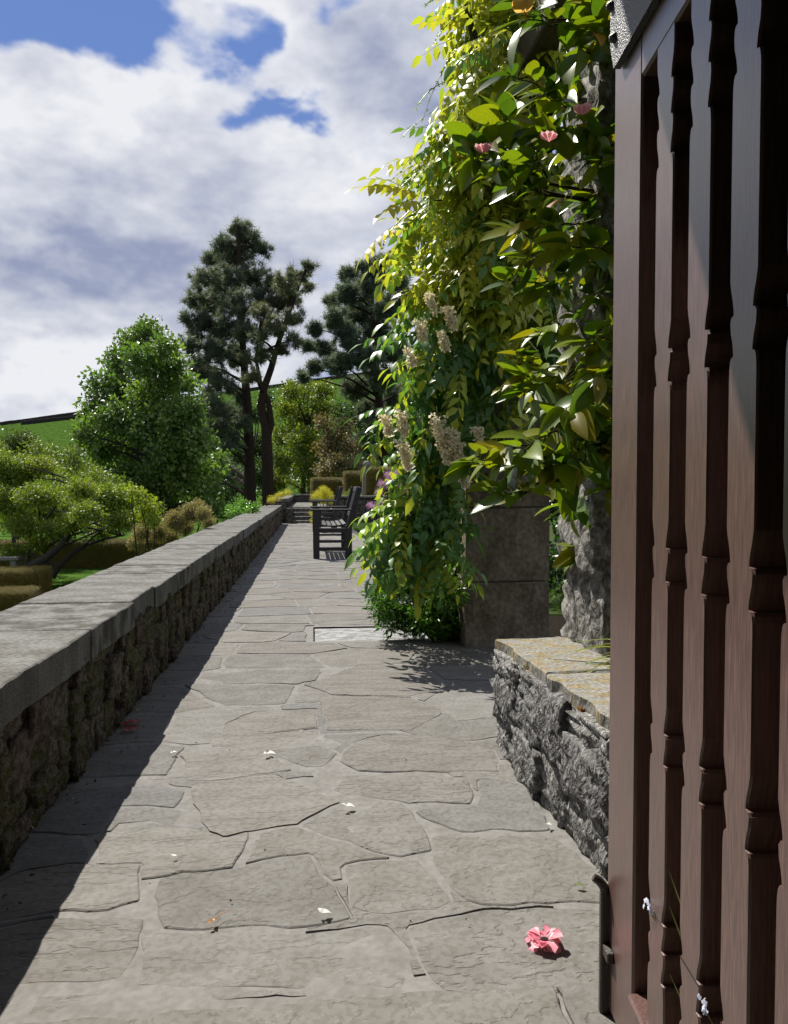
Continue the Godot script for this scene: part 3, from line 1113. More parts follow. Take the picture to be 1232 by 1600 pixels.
	for q in [[Vector3(-.2, 3.0, .7), Vector3(3.4, .2, 5.4), "unseen_roof"], [Vector3(1.3, 1.44, 1.93), Vector3(.25, 2.9, 2.9), "unseen_side_wall"], [Vector3(-1.75, 1.44, 1.93), Vector3(.25, 2.9, 2.9), "unseen_side_wall"], [Vector3(-.2, 1.44, 3.52), Vector3(3.3, 2.9, .25), "end_wall"], [Vector3(1.28, 1.66, -1.75), Vector3(.3, 2.46, .3), "post"], [Vector3(.58, 1.44, -.64), Vector3(.14, 2.9, 1.2), "unseen_reveal_wall"], [Vector3(-1.36, 1.44, -1.05), Vector3(.5, 2.9, .62), "unseen_pier"], [Vector3(-1.5, 1.44, -.1), Vector3(.25, 2.9, 1.26), "unseen_side_wall"]]:  # wall close behind the gate is hidden; it keeps light from the bar gaps
		var b := MB.new()
		b.box(q[0], q[1], .012)
		part(q[2], b.mesh(), M.pillar, p)


func build_small_things() -> void:
	rng.seed = 14
	# fallen camellia bloom
	var fl := thing("fallen_flower", "large ruffled pink camellia flower lying on the paving", "flower", Vector3(.485, .014, -1.555))
	for i in 30:
		var b := MB.new()
		var a := TAU * i / 11.0 + rnd(-.3, .3)
		var d := Vector3(cos(a), rnd(.02, .75) * (i / 30.0 + .1), sin(a)).normalized()
		b.leaf(Vector3(cos(a) * .008, .003, sin(a) * .008), d, Vector3(-cos(a) * .5, 1, -sin(a) * .5), rnd(.022, .036), rnd(.022, .032), rnd(-.2, .9), rnd(-.8, .9), 5, 3.0)
		part("petal", b.mesh(), M.petal_pink if i % 3 else M.petal_rose, fl)
	# red petals in the shade of the wall
	var rp := thing("fallen_petals", "dark red petals lying in the shade at the parapet's foot", "petals", Vector3(-.735, .013, -3.16))
	for i in 9:
		var b := MB.new()
		b.leaf(Vector3(rnd(-.035, .035), .002, rnd(-.05, .05)), Vector3(rnd(-1, 1), .25, rnd(-1, 1)).normalized(), Vector3.UP, .04, .035, .6, .3, 3, 2.0)
		part("petal", b.mesh(), M.petal_red, rp)
	var whites := [[.02, -1.71, .018, "white petal on the middle slab nearest the gate"], [.10, -2.285, .022, "white petal lying by the dark outlined slab in the path's middle"], [-.16, -2.77, .026, "long white petal on a mortar joint farther up the path"], [-.50, -2.82, .014, "small white petal near the shadow edge of the path"], [-.36, -2.02, .009, "tiny white petal on the path beside the parapet's shadow"], [.66, -2.10, .012, "tiny pale petal at the foot of the rubble wall"]]
	for q in whites:
		var b := MB.new()
		b.leaf(Vector3.ZERO, Vector3(1, .15, rnd(-.4, .4)).normalized(), Vector3.UP, q[2] * 1.3, q[2], .5, .5, 3, .2)
		b.leaf(Vector3(.002, .001, .004), Vector3(-.4, .5, rnd(-1, 1)).normalized(), Vector3.UP, q[2], q[2] * .8, .5, .5, 3, .2)
		var o := part(numbered("white_petal"), b.mesh(), M.petal_white, self)
		o.position = Vector3(q[0], .014, q[1])
		tag(o, q[3], "petal", "white petals on the path")
	var lf := MB.new()
	lf.leaf(Vector3.ZERO, Vector3(1, .08, .5).normalized(), Vector3.UP, .03, .011, .4, .5, 4, .5)
	var lo := part("fallen_leaf", lf.mesh(), M.blade, self)
	lo.position = Vector3(.625, .014, -1.775)
	tag(lo, "small pale green leaf lying near the gate's bolt", "leaf")
	var bl := MB.new()
	for i in 3:
		bl.leaf(Vector3(rnd(-.004, .004), .002, rnd(-.004, .004)), Vector3(rnd(-1, 1), .4, rnd(-1, 1)).normalized(), Vector3.UP, .012, .010, .8, .4, 3, .2)
	bl.tube([Vector3(0, .003, 0), Vector3(.02, .003, -.03), Vector3(.035, .004, -.035)], [.0008, .0007, .0005], 4)
	var bo := part("fallen_bud", bl.mesh(), M.cam_old, self)
	bo.position = Vector3(-.22, .013, -1.70)
	tag(bo, "small rusty brown bud with stalk on the paving", "bud")
	# litter in the corner under the wall
	var xf := []
	var cols := []
	for i in 900:
		var z := -1.2 - pow(rng.randf(), .8) * 17.0
		var x := -.775 + pow(rng.randf(), 2.2) * .14
		var s := rnd(.006, .022)
		xf.append(Transform3D(spin().scaled(Vector3(s, s, s)), Vector3(x, .014, z)))
		cols.append(Color(.16, .13, .09).lerp(Color(.5, .47, .4), pow(rng.randf(), 4.0)))
	var lm := MB.new()
	lm.leaf(Vector3.ZERO, Vector3(1, 0, 0), Vector3.UP, 1.0, .6, .5, .4, 3)
	var lt := scatter("leaf_litter", lm.mesh(), leaf_mat(Color.WHITE, lin(.1, .1, .1), .9), xf, cols, self)
	tag(lt, "dry leaf litter along the parapet's foot", "litter")
	xf = []
	cols = []
	for i in 260:
		var s := rnd(.003, .009)
		xf.append(Transform3D(spin().scaled(Vector3(s, s, s)), Vector3(rnd(-.75, .7), .013, -1.3 - pow(rng.randf(), .7) * 6.0)))
		cols.append(Color(.5, .47, .38) if rng.randf() < .6 else Color(.07, .05, .03))
	var l2 := scatter("scattered_debris", lm.mesh(), leaf_mat(Color.WHITE, lin(.1, .1, .1), .9), xf, cols, self)
	tag(l2, "tiny scraps of petal and twig strewn over the paving", "debris")
	# forget-me-nots pushing through the gate
	for q in [[Vector3(.384, .335, -1.15), Vector3(.46, .16, -1.03), "pale blue forget-me-not reaching through the gate's first gap"], [Vector3(.384, .325, -.94), Vector3(.47, .12, -.85), "pale blue forget-me-not low between the gate's bars near the bottom"]]:
		var head: Vector3 = q[0]
		var foot: Vector3 = q[1]
		foot.y = 0.0
		var bs := Basis(Vector3.UP, deg_to_rad(-6.1))
		var t := thing("forget_me_not", q[2], "flower", bs * foot, deg_to_rad(-6.1), "forget-me-nots at the gate")
		var b := MB.new()
		var h := head - foot
		var mid := h * .55 + Vector3(.02, .03, .03)
		b.tube([Vector3.ZERO, mid * .5, mid, h.lerp(mid, .4), h], [.0016, .0014, .0012, .001, .0008], 5)
		part("stem", b.mesh(), M.blade, t)
		for i in 7:
			var f := MB.new()
			var c := h + Vector3(rnd(-.004, .002), rnd(-.008, .010), rnd(-.014, .014))
			var fn := (Vector3(-1, .5, 0) + dir3() * .6).normalized()
			var sx := fn.cross(Vector3.UP).normalized()
			var sy := sx.cross(fn)
			for k in 5:
				var a := TAU * k / 5.0
				f.leaf(c, sx * cos(a) + sy * sin(a), fn, .0048, .0048, .2, .1, 3, .0)
			part("blossom", f.mesh(), M.petal_blue, t)
		for i in 3:
			var f := MB.new()
			f.leaf(mid * (.3 + .2 * i), Vector3(rnd(-1, .1), .4, rnd(-1, 1)).normalized(), Vector3.UP, .05, .010, .5, .3, 4)
			part("leaf", f.mesh(), M.shrub, t)
	var gt := thing("grass_tuft", "green grass blades poking through the gate's lower bars", "grass", Basis(Vector3.UP, deg_to_rad(-6.1)) * Vector3(.48, 0, -.93), deg_to_rad(-6.1))
	for q in [[Vector3(-.095, .37, -.06), .2], [Vector3(-.09, .40, -.03), .2], [Vector3(-.10, .26, -.08), .2], [Vector3(-.03, .30, .05), .2]]:
		var e: Vector3 = q[0]
		var b := MB.new()
		b.leaf(Vector3(rnd(-.01, .01), 0, rnd(-.01, .01)), (e + Vector3(0, .08, 0)).normalized(), Vector3(0, .4, 1), e.length() * 1.15, .007, .5, .3, 7, .3)
		part("blade", b.mesh(), M.grass, gt)
	# strap leaves on the low wall
	var sl := thing("strap_leaf_plant", "pale arching strap leaves growing at the rough pillar's foot", "plant", Vector3(1.12, .40, -2.36))
	for i in 16:
		var a := rnd(2.3, 4.2)
		var b := MB.new()
		b.leaf(Vector3(rnd(-.04, .04), 0, rnd(-.05, .05)), Vector3(cos(a), rnd(.25, 1.3), sin(a) * .8).normalized(), Vector3(cos(a) * -.2, 1, 0), rnd(.2, .38), rnd(.010, .018), rnd(.8, 1.5), .35, 8, .3)
		part("leaf", b.mesh(), M.blade if i % 3 else M.cam1, sl)


# ---------------------------------------------------------------- wisteria and camellia
func pinnate(sd: int, pairs: int) -> Mesh:
	rng.seed = sd
	var b := MB.new()
	var path := []
	for i in pairs + 2:
		var t := float(i) / (pairs + 1)
		path.append(Vector3(rnd(-.004, .004), -.09 * t * t, .26 * t))
	b.tube(path, fall(path, .0018, .0007), 4)
	for i in range(1, pairs + 1):
		for s in [-1.0, 1.0]:
			var d := Vector3(s * 1.0, -.55 + rnd(-.25, .15), .55 + rnd(-.2, .3)).normalized()
			b.leaf(path[i] + Vector3(0, 0, rnd(-.004, .004)), d, Vector3(s * .3, 1, .2 + rnd(-.3, .3)), rnd(.062, .085) * (1.0 - .25 * absf(float(i) / pairs - .5)), rnd(.026, .034), rnd(.35, .8), rnd(.1, .35), 3, .35)
	b.leaf(path[-1], Vector3(rnd(-.2, .2), -.5, 1).normalized(), Vector3.UP, .085, .034, .5, .2, 3, .35)
	return b.mesh()


func build_wisteria() -> void:
	rng.seed = 101
	var up: Array = [Vector4(1.00,3.57,-4.32,0.12), Vector4(1.29,3.92,-4.80,0.15), Vector4(0.92,3.18,-4.00,0.08), Vector4(1.06,3.25,-4.10,0.14), Vector4(1.17,3.59,-4.51,0.13), Vector4(0.96,3.16,-4.55,0.09), Vector4(0.94,2.99,-4.13,0.13), Vector4(1.19,3.29,-4.57,0.15), Vector4(0.76,2.99,-4.80,0.09), Vector4(0.88,2.84,-4.34,0.14), Vector4(1.01,2.83,-4.39,0.15), Vector4(1.10,2.79,-4.20,0.14), Vector4(0.61,2.51,-4.26,0.10), Vector4(0.95,2.75,-4.88,0.16), Vector4(1.00,2.56,-4.34,0.16), Vector4(1.32,2.76,-4.87,0.17), Vector4(0.70,2.48,-4.82,0.11), Vector4(0.89,2.36,-4.54,0.14), Vector4(0.98,2.28,-4.23,0.14), Vector4(1.29,2.48,-4.88,0.15), Vector4(0.75,2.19,-4.45,0.10), Vector4(0.90,2.14,-4.37,0.12), Vector4(1.31,2.62,-4.29,0.15), Vector4(1.54,2.45,-4.89,0.15), Vector4(1.39,3.13,-4.44,0.15), Vector4(1.41,3.35,-4.26,0.14), Vector4(1.54,3.67,-4.43,0.15), Vector4(1.43,2.70,-4.11,0.14), Vector4(1.60,2.05,-4.56,0.15), Vector4(1.24,2.04,-4.40,0.14), Vector4(1.09,1.83,-4.26,0.09), Vector4(1.40,1.84,-4.70,0.12), Vector4(1.25,1.75,-4.74,0.09), Vector4(1.23,1.51,-4.01,0.09), Vector4(1.10,3.89,-4.48,0.15), Vector4(1.19,3.75,-4.25,0.16), Vector4(1.51,4.15,-4.84,0.18)]
	var middle: Array = [Vector4(0.75,2.03,-4.54,0.09), Vector4(0.85,1.90,-4.27,0.11), Vector4(0.69,1.79,-4.28,0.07), Vector4(0.81,1.68,-4.23,0.11), Vector4(1.00,1.82,-4.64,0.11), Vector4(0.65,1.54,-4.30,0.07), Vector4(0.81,1.49,-4.45,0.12), Vector4(0.90,1.52,-4.39,0.12), Vector4(0.58,1.41,-4.47,0.05), Vector4(0.71,1.30,-4.45,0.10), Vector4(0.81,1.30,-4.52,0.09), Vector4(0.83,1.44,-4.21,0.08), Vector4(1.09,1.50,-4.53,0.09), Vector4(0.59,1.18,-4.30,0.06), Vector4(0.70,1.07,-4.42,0.08), Vector4(0.77,1.05,-4.32,0.06)]
	var low: Array = [Vector4(0.64,0.89,-4.23,0.07), Vector4(0.55,0.82,-4.37,0.05), Vector4(0.68,0.90,-4.33,0.08), Vector4(0.58,0.69,-4.27,0.07), Vector4(0.66,0.68,-4.50,0.08), Vector4(0.53,0.71,-4.40,0.05), Vector4(0.66,0.66,-4.07,0.04), Vector4(0.51,0.78,-4.20,0.03)]
	var o := Vector3(1.05, 0, -4.35)
	var t := thing("wisteria", "tall white wisteria with yellow green leaves climbing over the pergola pillar", "climber", o)
	for q in [[Vector3(-.2, 0, -.55), Vector3(-.16, 1.4, -.5), Vector3(-.05, 2.6, -.1), Vector3(-.2, 3.6, .1)], [Vector3(-.17, 0, -.65), Vector3(-.2, 1.0, -.6), Vector3(.05, 2.2, -.4), Vector3(.3, 3.2, .2)]]:
		var pts := []
		for i in 13:
			var f := i / 12.0 * 3.0
			var k := mini(int(f), 2)
			pts.append(q[k].lerp(q[k + 1], f - k) + Vector3(sin(i * 1.3) * .03, 0, cos(i * 1.7) * .03))
		var b := MB.new()
		b.tube(pts, fall(pts, .045, .018), 8, .15)
		part("stem", b.mesh(), M.vine, t)
	var kinds := []
	for i in 6:
		kinds.append(pinnate(200 + i, [5, 6, 5, 4, 6, 5][i]))
	rng.seed = 102
	var shown := []
	var rest := []
	for set_ in [[up, 0, 55.0 * 7.0], [middle, 1, 55.0 * 7.0], [low, 2, 60.0 * 7.0]]:
		for c in set_[0]:
			var cc := Vector3(c.x, c.y, c.z)
			var n := maxi(14, int(set_[2] * c.w * c.w * 4.0))
			# a twig to carry the clump
			var tw := limb(cc.lerp(Vector3(1.1, cc.y + .25, -4.6), .3) - o, cc - o, .006, .002, .1)
			var tb := MB.new()
			tb.tube(tw[0], tw[1], 5)
			part("twig", tb.mesh(), M.vine, t)
			for i in n:
				var d := dir3()
				var p: Vector3 = cc + d * c.w * pow(rng.randf(), .45) * rnd(.8, 1.2) - o
				var out := (d * Vector3(1, .5, 1) + Vector3(-.35, -.55, .15) + dir3() * .5).normalized()
				var bs := facing(out, (Vector3.UP * .8 + d * .7 + dir3() * .4).normalized())
				var s := rnd(.9, 1.35)
				bs = bs.scaled(Vector3(s, s, s))
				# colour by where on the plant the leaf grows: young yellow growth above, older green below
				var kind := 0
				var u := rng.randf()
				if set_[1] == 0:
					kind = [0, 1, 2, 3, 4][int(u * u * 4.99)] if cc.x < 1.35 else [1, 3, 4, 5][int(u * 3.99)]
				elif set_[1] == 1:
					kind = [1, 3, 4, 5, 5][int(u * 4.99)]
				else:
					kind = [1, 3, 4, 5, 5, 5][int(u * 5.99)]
				var rec := [Transform3D(bs, p), kind, rng.randi_range(0, 5), d.z + d.x * -.3 + rng.randf() * .5]
				if rec[3] > .8 and shown.size() < 300 and i % 3 == 0:
					shown.append(rec)
				else:
					rest.append(rec)
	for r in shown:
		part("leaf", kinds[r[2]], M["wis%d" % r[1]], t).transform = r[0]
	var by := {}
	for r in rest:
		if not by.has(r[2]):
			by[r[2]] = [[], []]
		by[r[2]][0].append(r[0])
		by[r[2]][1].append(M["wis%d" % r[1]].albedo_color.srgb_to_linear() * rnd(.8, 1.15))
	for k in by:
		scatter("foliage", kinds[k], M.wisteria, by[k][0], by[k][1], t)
	print("wisteria leaves ", shown.size(), " + ", rest.size())
	# hanging racemes of cream blossom
	var rac := [[Vector3(0.636,1.329,-3.920), 0.24, 0.05], [Vector3(0.709,1.258,-3.920), 0.26, 0.045], [Vector3(0.736,1.199,-3.920), 0.18, 0.04], [Vector3(0.448,1.344,-3.920), 0.12, 0.03], [Vector3(0.458,1.198,-3.920), 0.14, 0.03], [Vector3(0.380,1.320,-3.920), 0.09, 0.025], [Vector3(0.694,1.882,-3.920), 0.12, 0.03], [Vector3(0.546,1.814,-3.920), 0.1, 0.03], [Vector3(0.846,1.272,-3.920), 0.08, 0.03], [Vector3(0.770,1.068,-3.920), 0.1, 0.025], [Vector3(0.602,1.945,-3.920), 0.1, 0.025], [Vector3(0.497,1.668,-3.920), 0.08, 0.03], [Vector3(0.662,1.752,-3.920), 0.09, 0.03]]
	for q in rac:
		var px: Vector3 = q[0] - o
		var xf := []
		var cols := []
		var n := int(q[1] * 330)
		for i in n:
			var f := rng.randf()
			var rr: float = q[2] * (1.0 - f * .75) * sqrt(rng.randf())
			var a := rnd(0, TAU)
			var s := rnd(.013, .022)
			xf.append(Transform3D(spin().scaled(Vector3(s, s, s)), px + Vector3(cos(a) * rr + .25 * q[1] * f, -f * q[1], sin(a) * rr)))
			cols.append(Color(1, 1, .95).lerp(Color(.9, .84, .70), rng.randf()))
		scatter("raceme", blossom, M.cream, xf, cols, t)
		var b := MB.new()
		b.tube([px + Vector3(0, .05, 0), px + Vector3(.1 * q[1], -q[1] * .5, 0), px + Vector3(.25 * q[1], -q[1], 0)], [.002, .0015, .001], 4)
		part("raceme_stalk", b.mesh(), M.blade, t)
	# budding sprays reaching out against the sky
	for q in [[Vector3(0.863,3.563,-4.200), Vector3(0.706,3.452,-4.200), Vector3(0.671,3.365,-4.200)], [Vector3(0.828,3.358,-4.200), Vector3(0.706,3.266,-4.200), Vector3(0.602,2.938,-4.200)], [Vector3(0.865,3.087,-4.200), Vector3(0.671,3.043,-4.200), Vector3(0.497,2.858,-4.200)], [Vector3(0.532,2.457,-4.200), Vector3(0.411,2.350,-4.200), Vector3(0.369,2.229,-4.200)], [Vector3(0.758,3.624,-4.200), Vector3(0.643,3.583,-4.200), Vector3(0.615,3.554,-4.200)], [Vector3(0.811,3.187,-4.200), Vector3(0.636,3.143,-4.200), Vector3(0.567,3.004,-4.200)], [Vector3(0.707,2.738,-4.200), Vector3(0.532,2.662,-4.200), Vector3(0.435,2.522,-4.200)], [Vector3(0.603,2.220,-4.200), Vector3(0.463,2.147,-4.200), Vector3(0.393,2.008,-4.200)]]:
		var pts := [q[0] - o, q[1] - o, q[2] - o]
		var path := []
		for i in 11:
			var f := i / 10.0
			path.append(pts[0].lerp(pts[1], f).lerp(pts[1].lerp(pts[2], f), f))
		var b := MB.new()
		b.tube(path, fall(path, .003, .001), 4)
		for i in range(3, 11):
			for k in 5:
				b.leaf(path[i] + dir3() * .003, (dir3() + Vector3.DOWN * .4).normalized(), dir3(), rnd(.012, .024), .006, .3, .3, 2)
		part("budding_spray", b.mesh(), M.wis3, t)


var blossom: Mesh


func build_camellia() -> void:
	rng.seed = 303
	var branches: Array = [[Vector3(1.049,1.213,-2.468), Vector3(0.930,1.186,-2.415), Vector3(0.812,1.165,-2.338), Vector3(0.712,1.131,-2.259), Vector3(0.596,1.067,-2.125)],
	[Vector3(0.977,1.199,-2.812), Vector3(0.806,1.321,-2.665), Vector3(0.707,1.336,-2.512)],
	[Vector3(1.028,1.094,-2.416), Vector3(0.881,1.058,-2.388), Vector3(0.734,0.987,-2.281), Vector3(0.661,0.968,-2.180), Vector3(0.550,0.950,-2.123)],
	[Vector3(1.296,1.505,-3.054), Vector3(1.078,1.429,-2.953), Vector3(0.963,1.383,-2.864), Vector3(0.844,1.378,-2.758)],
	[Vector3(1.148,2.201,-2.697), Vector3(0.906,2.114,-2.541), Vector3(0.762,2.028,-2.392), Vector3(0.654,1.929,-2.259)],
	[Vector3(1.118,1.937,-2.648), Vector3(0.768,1.937,-2.523), Vector3(0.685,1.975,-2.522), Vector3(0.626,1.981,-2.436), Vector3(0.555,1.975,-2.371), Vector3(0.483,1.935,-2.260)],
	[Vector3(1.127,2.554,-2.685), Vector3(0.793,2.468,-2.499), Vector3(0.665,2.396,-2.356)],
	[Vector3(1.180,2.416,-2.805), Vector3(0.960,2.410,-2.771), Vector3(0.794,2.325,-2.619), Vector3(0.651,2.301,-2.497)],
	[Vector3(1.148,2.008,-2.719), Vector3(0.992,1.887,-2.653), Vector3(0.810,1.754,-2.450), Vector3(0.683,1.688,-2.376)],
	[Vector3(1.193,1.702,-2.818), Vector3(0.958,1.690,-2.748), Vector3(0.828,1.682,-2.641), Vector3(0.648,1.633,-2.472)],
	[Vector3(1.293,0.839,-3.031), Vector3(1.066,0.783,-2.789), Vector3(0.960,0.734,-2.697)],
	[Vector3(1.178,0.970,-2.765), Vector3(0.996,0.925,-2.639), Vector3(0.842,0.908,-2.432)],
	[Vector3(1.277,1.639,-3.014), Vector3(1.046,1.597,-2.961), Vector3(0.911,1.578,-2.822), Vector3(0.818,1.519,-2.715)],
	[Vector3(1.150,2.494,-2.737), Vector3(0.940,2.390,-2.526), Vector3(0.821,2.314,-2.344)],
	[Vector3(1.245,2.801,-2.938), Vector3(1.028,2.647,-2.703), Vector3(0.862,2.544,-2.496)],
	[Vector3(1.318,1.925,-3.117), Vector3(1.113,1.854,-2.938), Vector3(0.970,1.818,-2.751)],
	[Vector3(1.049,1.326,-2.445), Vector3(0.854,1.260,-2.271), Vector3(0.725,1.186,-2.125)],
	[Vector3(1.317,2.267,-3.122), Vector3(1.089,2.127,-2.916), Vector3(0.956,1.966,-2.749)],
	[Vector3(1.159,2.544,-2.704), Vector3(0.984,2.457,-2.528), Vector3(0.842,2.342,-2.293)],
	[Vector3(1.179,2.293,-2.742), Vector3(1.020,2.248,-2.614), Vector3(0.877,2.104,-2.380)],
	[Vector3(1.333,2.179,-3.095), Vector3(1.126,2.115,-2.880), Vector3(1.002,2.014,-2.714)],
	[Vector3(1.105,1.733,-2.559), Vector3(0.932,1.696,-2.377), Vector3(0.812,1.664,-2.194)],
	[Vector3(1.088,1.485,-2.513), Vector3(0.897,1.455,-2.283), Vector3(0.797,1.400,-2.148)],
	[Vector3(1.140,1.263,-2.627), Vector3(0.964,1.262,-2.448), Vector3(0.861,1.219,-2.317)],
	[Vector3(1.308,1.047,-3.010), Vector3(1.143,1.069,-2.898), Vector3(0.997,1.093,-2.677)],
	[Vector3(1.126,2.663,-2.742), Vector3(1.023,2.611,-2.642), Vector3(0.891,2.464,-2.371)],
	[Vector3(1.217,2.626,-2.958), Vector3(1.082,2.542,-2.791), Vector3(0.983,2.466,-2.612)],
	[Vector3(1.280,2.581,-3.109), Vector3(1.138,2.500,-2.931), Vector3(1.020,2.408,-2.707)],
	[Vector3(1.097,2.149,-2.660), Vector3(1.002,2.123,-2.577), Vector3(0.887,2.043,-2.350)],
	[Vector3(1.224,2.035,-2.961), Vector3(1.087,1.985,-2.789), Vector3(0.982,1.940,-2.597)],
	[Vector3(1.199,1.916,-2.899), Vector3(1.044,1.855,-2.678), Vector3(0.955,1.777,-2.522)],
	[Vector3(1.154,1.691,-2.785), Vector3(1.000,1.644,-2.559), Vector3(0.899,1.569,-2.370)],
	[Vector3(1.273,1.686,-3.069), Vector3(1.120,1.652,-2.866), Vector3(1.035,1.646,-2.729)],
	[Vector3(1.215,1.455,-2.925), Vector3(1.099,1.448,-2.807), Vector3(0.973,1.432,-2.561)],
	[Vector3(1.163,1.362,-2.798), Vector3(1.026,1.350,-2.619), Vector3(0.924,1.346,-2.430)],
	[Vector3(1.229,1.207,-2.952), Vector3(1.120,1.214,-2.855), Vector3(1.006,1.168,-2.642)],
	[Vector3(1.223,1.131,-2.936), Vector3(1.087,1.136,-2.768), Vector3(0.959,1.146,-2.518)]]
	var o := Vector3(1.35, 0, -2.3)
	var t := thing("camellia", "glossy leaved camellia leaning out over the low wall beside the gate", "shrub", o)
	var leaves := []
	for i in 7:
		var b := MB.new()
		b.tube([Vector3(0, 0, -.012), Vector3(0, .001, 0), Vector3(0, 0, .01)], [.0016, .0014, .001], 4)
		b.leaf(Vector3.ZERO, Vector3(0, .05, 1).normalized(), Vector3.UP, [.105, .115, .095, .108, .12, .098, .082][i], [.052, .054, .046, .058, .056, .044, .044][i], [.25, .5, .35, .15, .6, .4, .3][i], [.18, .3, .12, .25, .2, .4, .2][i], 7, .35)
		leaves.append(b.mesh())
	var main := MB.new()
	main.tube([Vector3(0, 0, 0), Vector3(.02, .8, .05), Vector3(-.03, 1.6, -.05), Vector3(.03, 2.4, 0), Vector3(0, 3.3, 0)], [.04, .035, .03, .022, .012], 8, .1)
	part("trunk", main.mesh(), M.grey_bark, t)
	var all := []
	for br in branches:
		all.append(br)
		for k in 1 + int(br.size() > 3):
			var off := dir3() * rnd(.06, .16) + Vector3(.06, 0, 0)
			var c := []
			for i in br.size():
				c.append(br[i] + off * (.3 + .9 * i / br.size()) + dir3() * .02)
			all.append(c)
	var spots := []
	for br in all:
		var pts := []
		pts.append(Vector3(1.35, br[0].y - .12, -2.3) - o)
		for p in br:
			pts.append(p - o)
		var fine := []
		for i in pts.size() - 1:
			for k in 4:
				fine.append(pts[i].lerp(pts[i + 1], k / 4.0) + dir3() * .006)
		fine.append(pts[-1])
		var b := MB.new()
		b.tube(fine, fall(fine, .007, .0018), 6)
		part("branch", b.mesh(), M.twig, t)
		for i in range(3, fine.size()):
			var d: Vector3 = (fine[i] - fine[i - 1]).normalized()
			var n := 4 if i == fine.size() - 1 else (1 + i % 2)
			for k in n:
				var a := rnd(0, TAU)
				var out := Vector3(cos(a), sin(a) * .8, sin(a + 1.0)).normalized()
				var ld := (d * .8 + out + Vector3(-.25, -.15, .1)).normalized()
				var lup := (Vector3.UP * 1.0 + dir3() * .8 + Vector3(-.3, 0, .2)).normalized()
				var m: int = [0, 1, 2, 1, 0, 3, 4, 2, 0, 4][rng.randi_range(0, 9)]
				var s := rnd(.85, 1.25)
				spots.append([Transform3D(facing(ld, lup).scaled(Vector3(s, s, s)), fine[i] + ld * .012 + dir3() * .012), m, rng.randi_range(0, 6), fine[i].z + rnd(-.1, .1)])
	spots.sort_custom(func(a, b): return a[3] > b[3])
	var more := {}
	for i in spots.size():
		var q: Array = spots[i]
		if i % 3 == 0 and i < 900:
			part("leaf", leaves[q[2]], M["cam%d" % q[1]] if rng.randf() > .012 else M.cam_old, t).transform = q[0]
		else:
			if not more.has(q[2]):
				more[q[2]] = [[], []]
			more[q[2]][0].append(q[0])
			more[q[2]][1].append(M["cam%d" % q[1]].albedo_color.srgb_to_linear())
	for k in more:
		scatter("foliage", leaves[k], M.cam_any, more[k][0], more[k][1], t)
	print("camellia leaves ", spots.size())
	# three pink blooms
	for p in [Vector3(0.473,1.885,-2.120), Vector3(0.659,1.925,-2.120), Vector3(0.755,2.003,-2.120)]:
		var fn := part("bloom", null, null, t) if false else Node3D.new()
		fn.name = "bloom"
		t.add_child(fn, true)
		fn.position = p - o
		for i in 9:
			var b := MB.new()
			var a := TAU * i / 9.0
			b.leaf(Vector3.ZERO, Vector3(cos(a) * .6, .8, sin(a) * .6).normalized(), Vector3(cos(a), .2, sin(a)), rnd(.026, .036), .026, -.3, .3, 4, 3.0)
			part("petal", b.mesh(), M.petal_pink, fn)


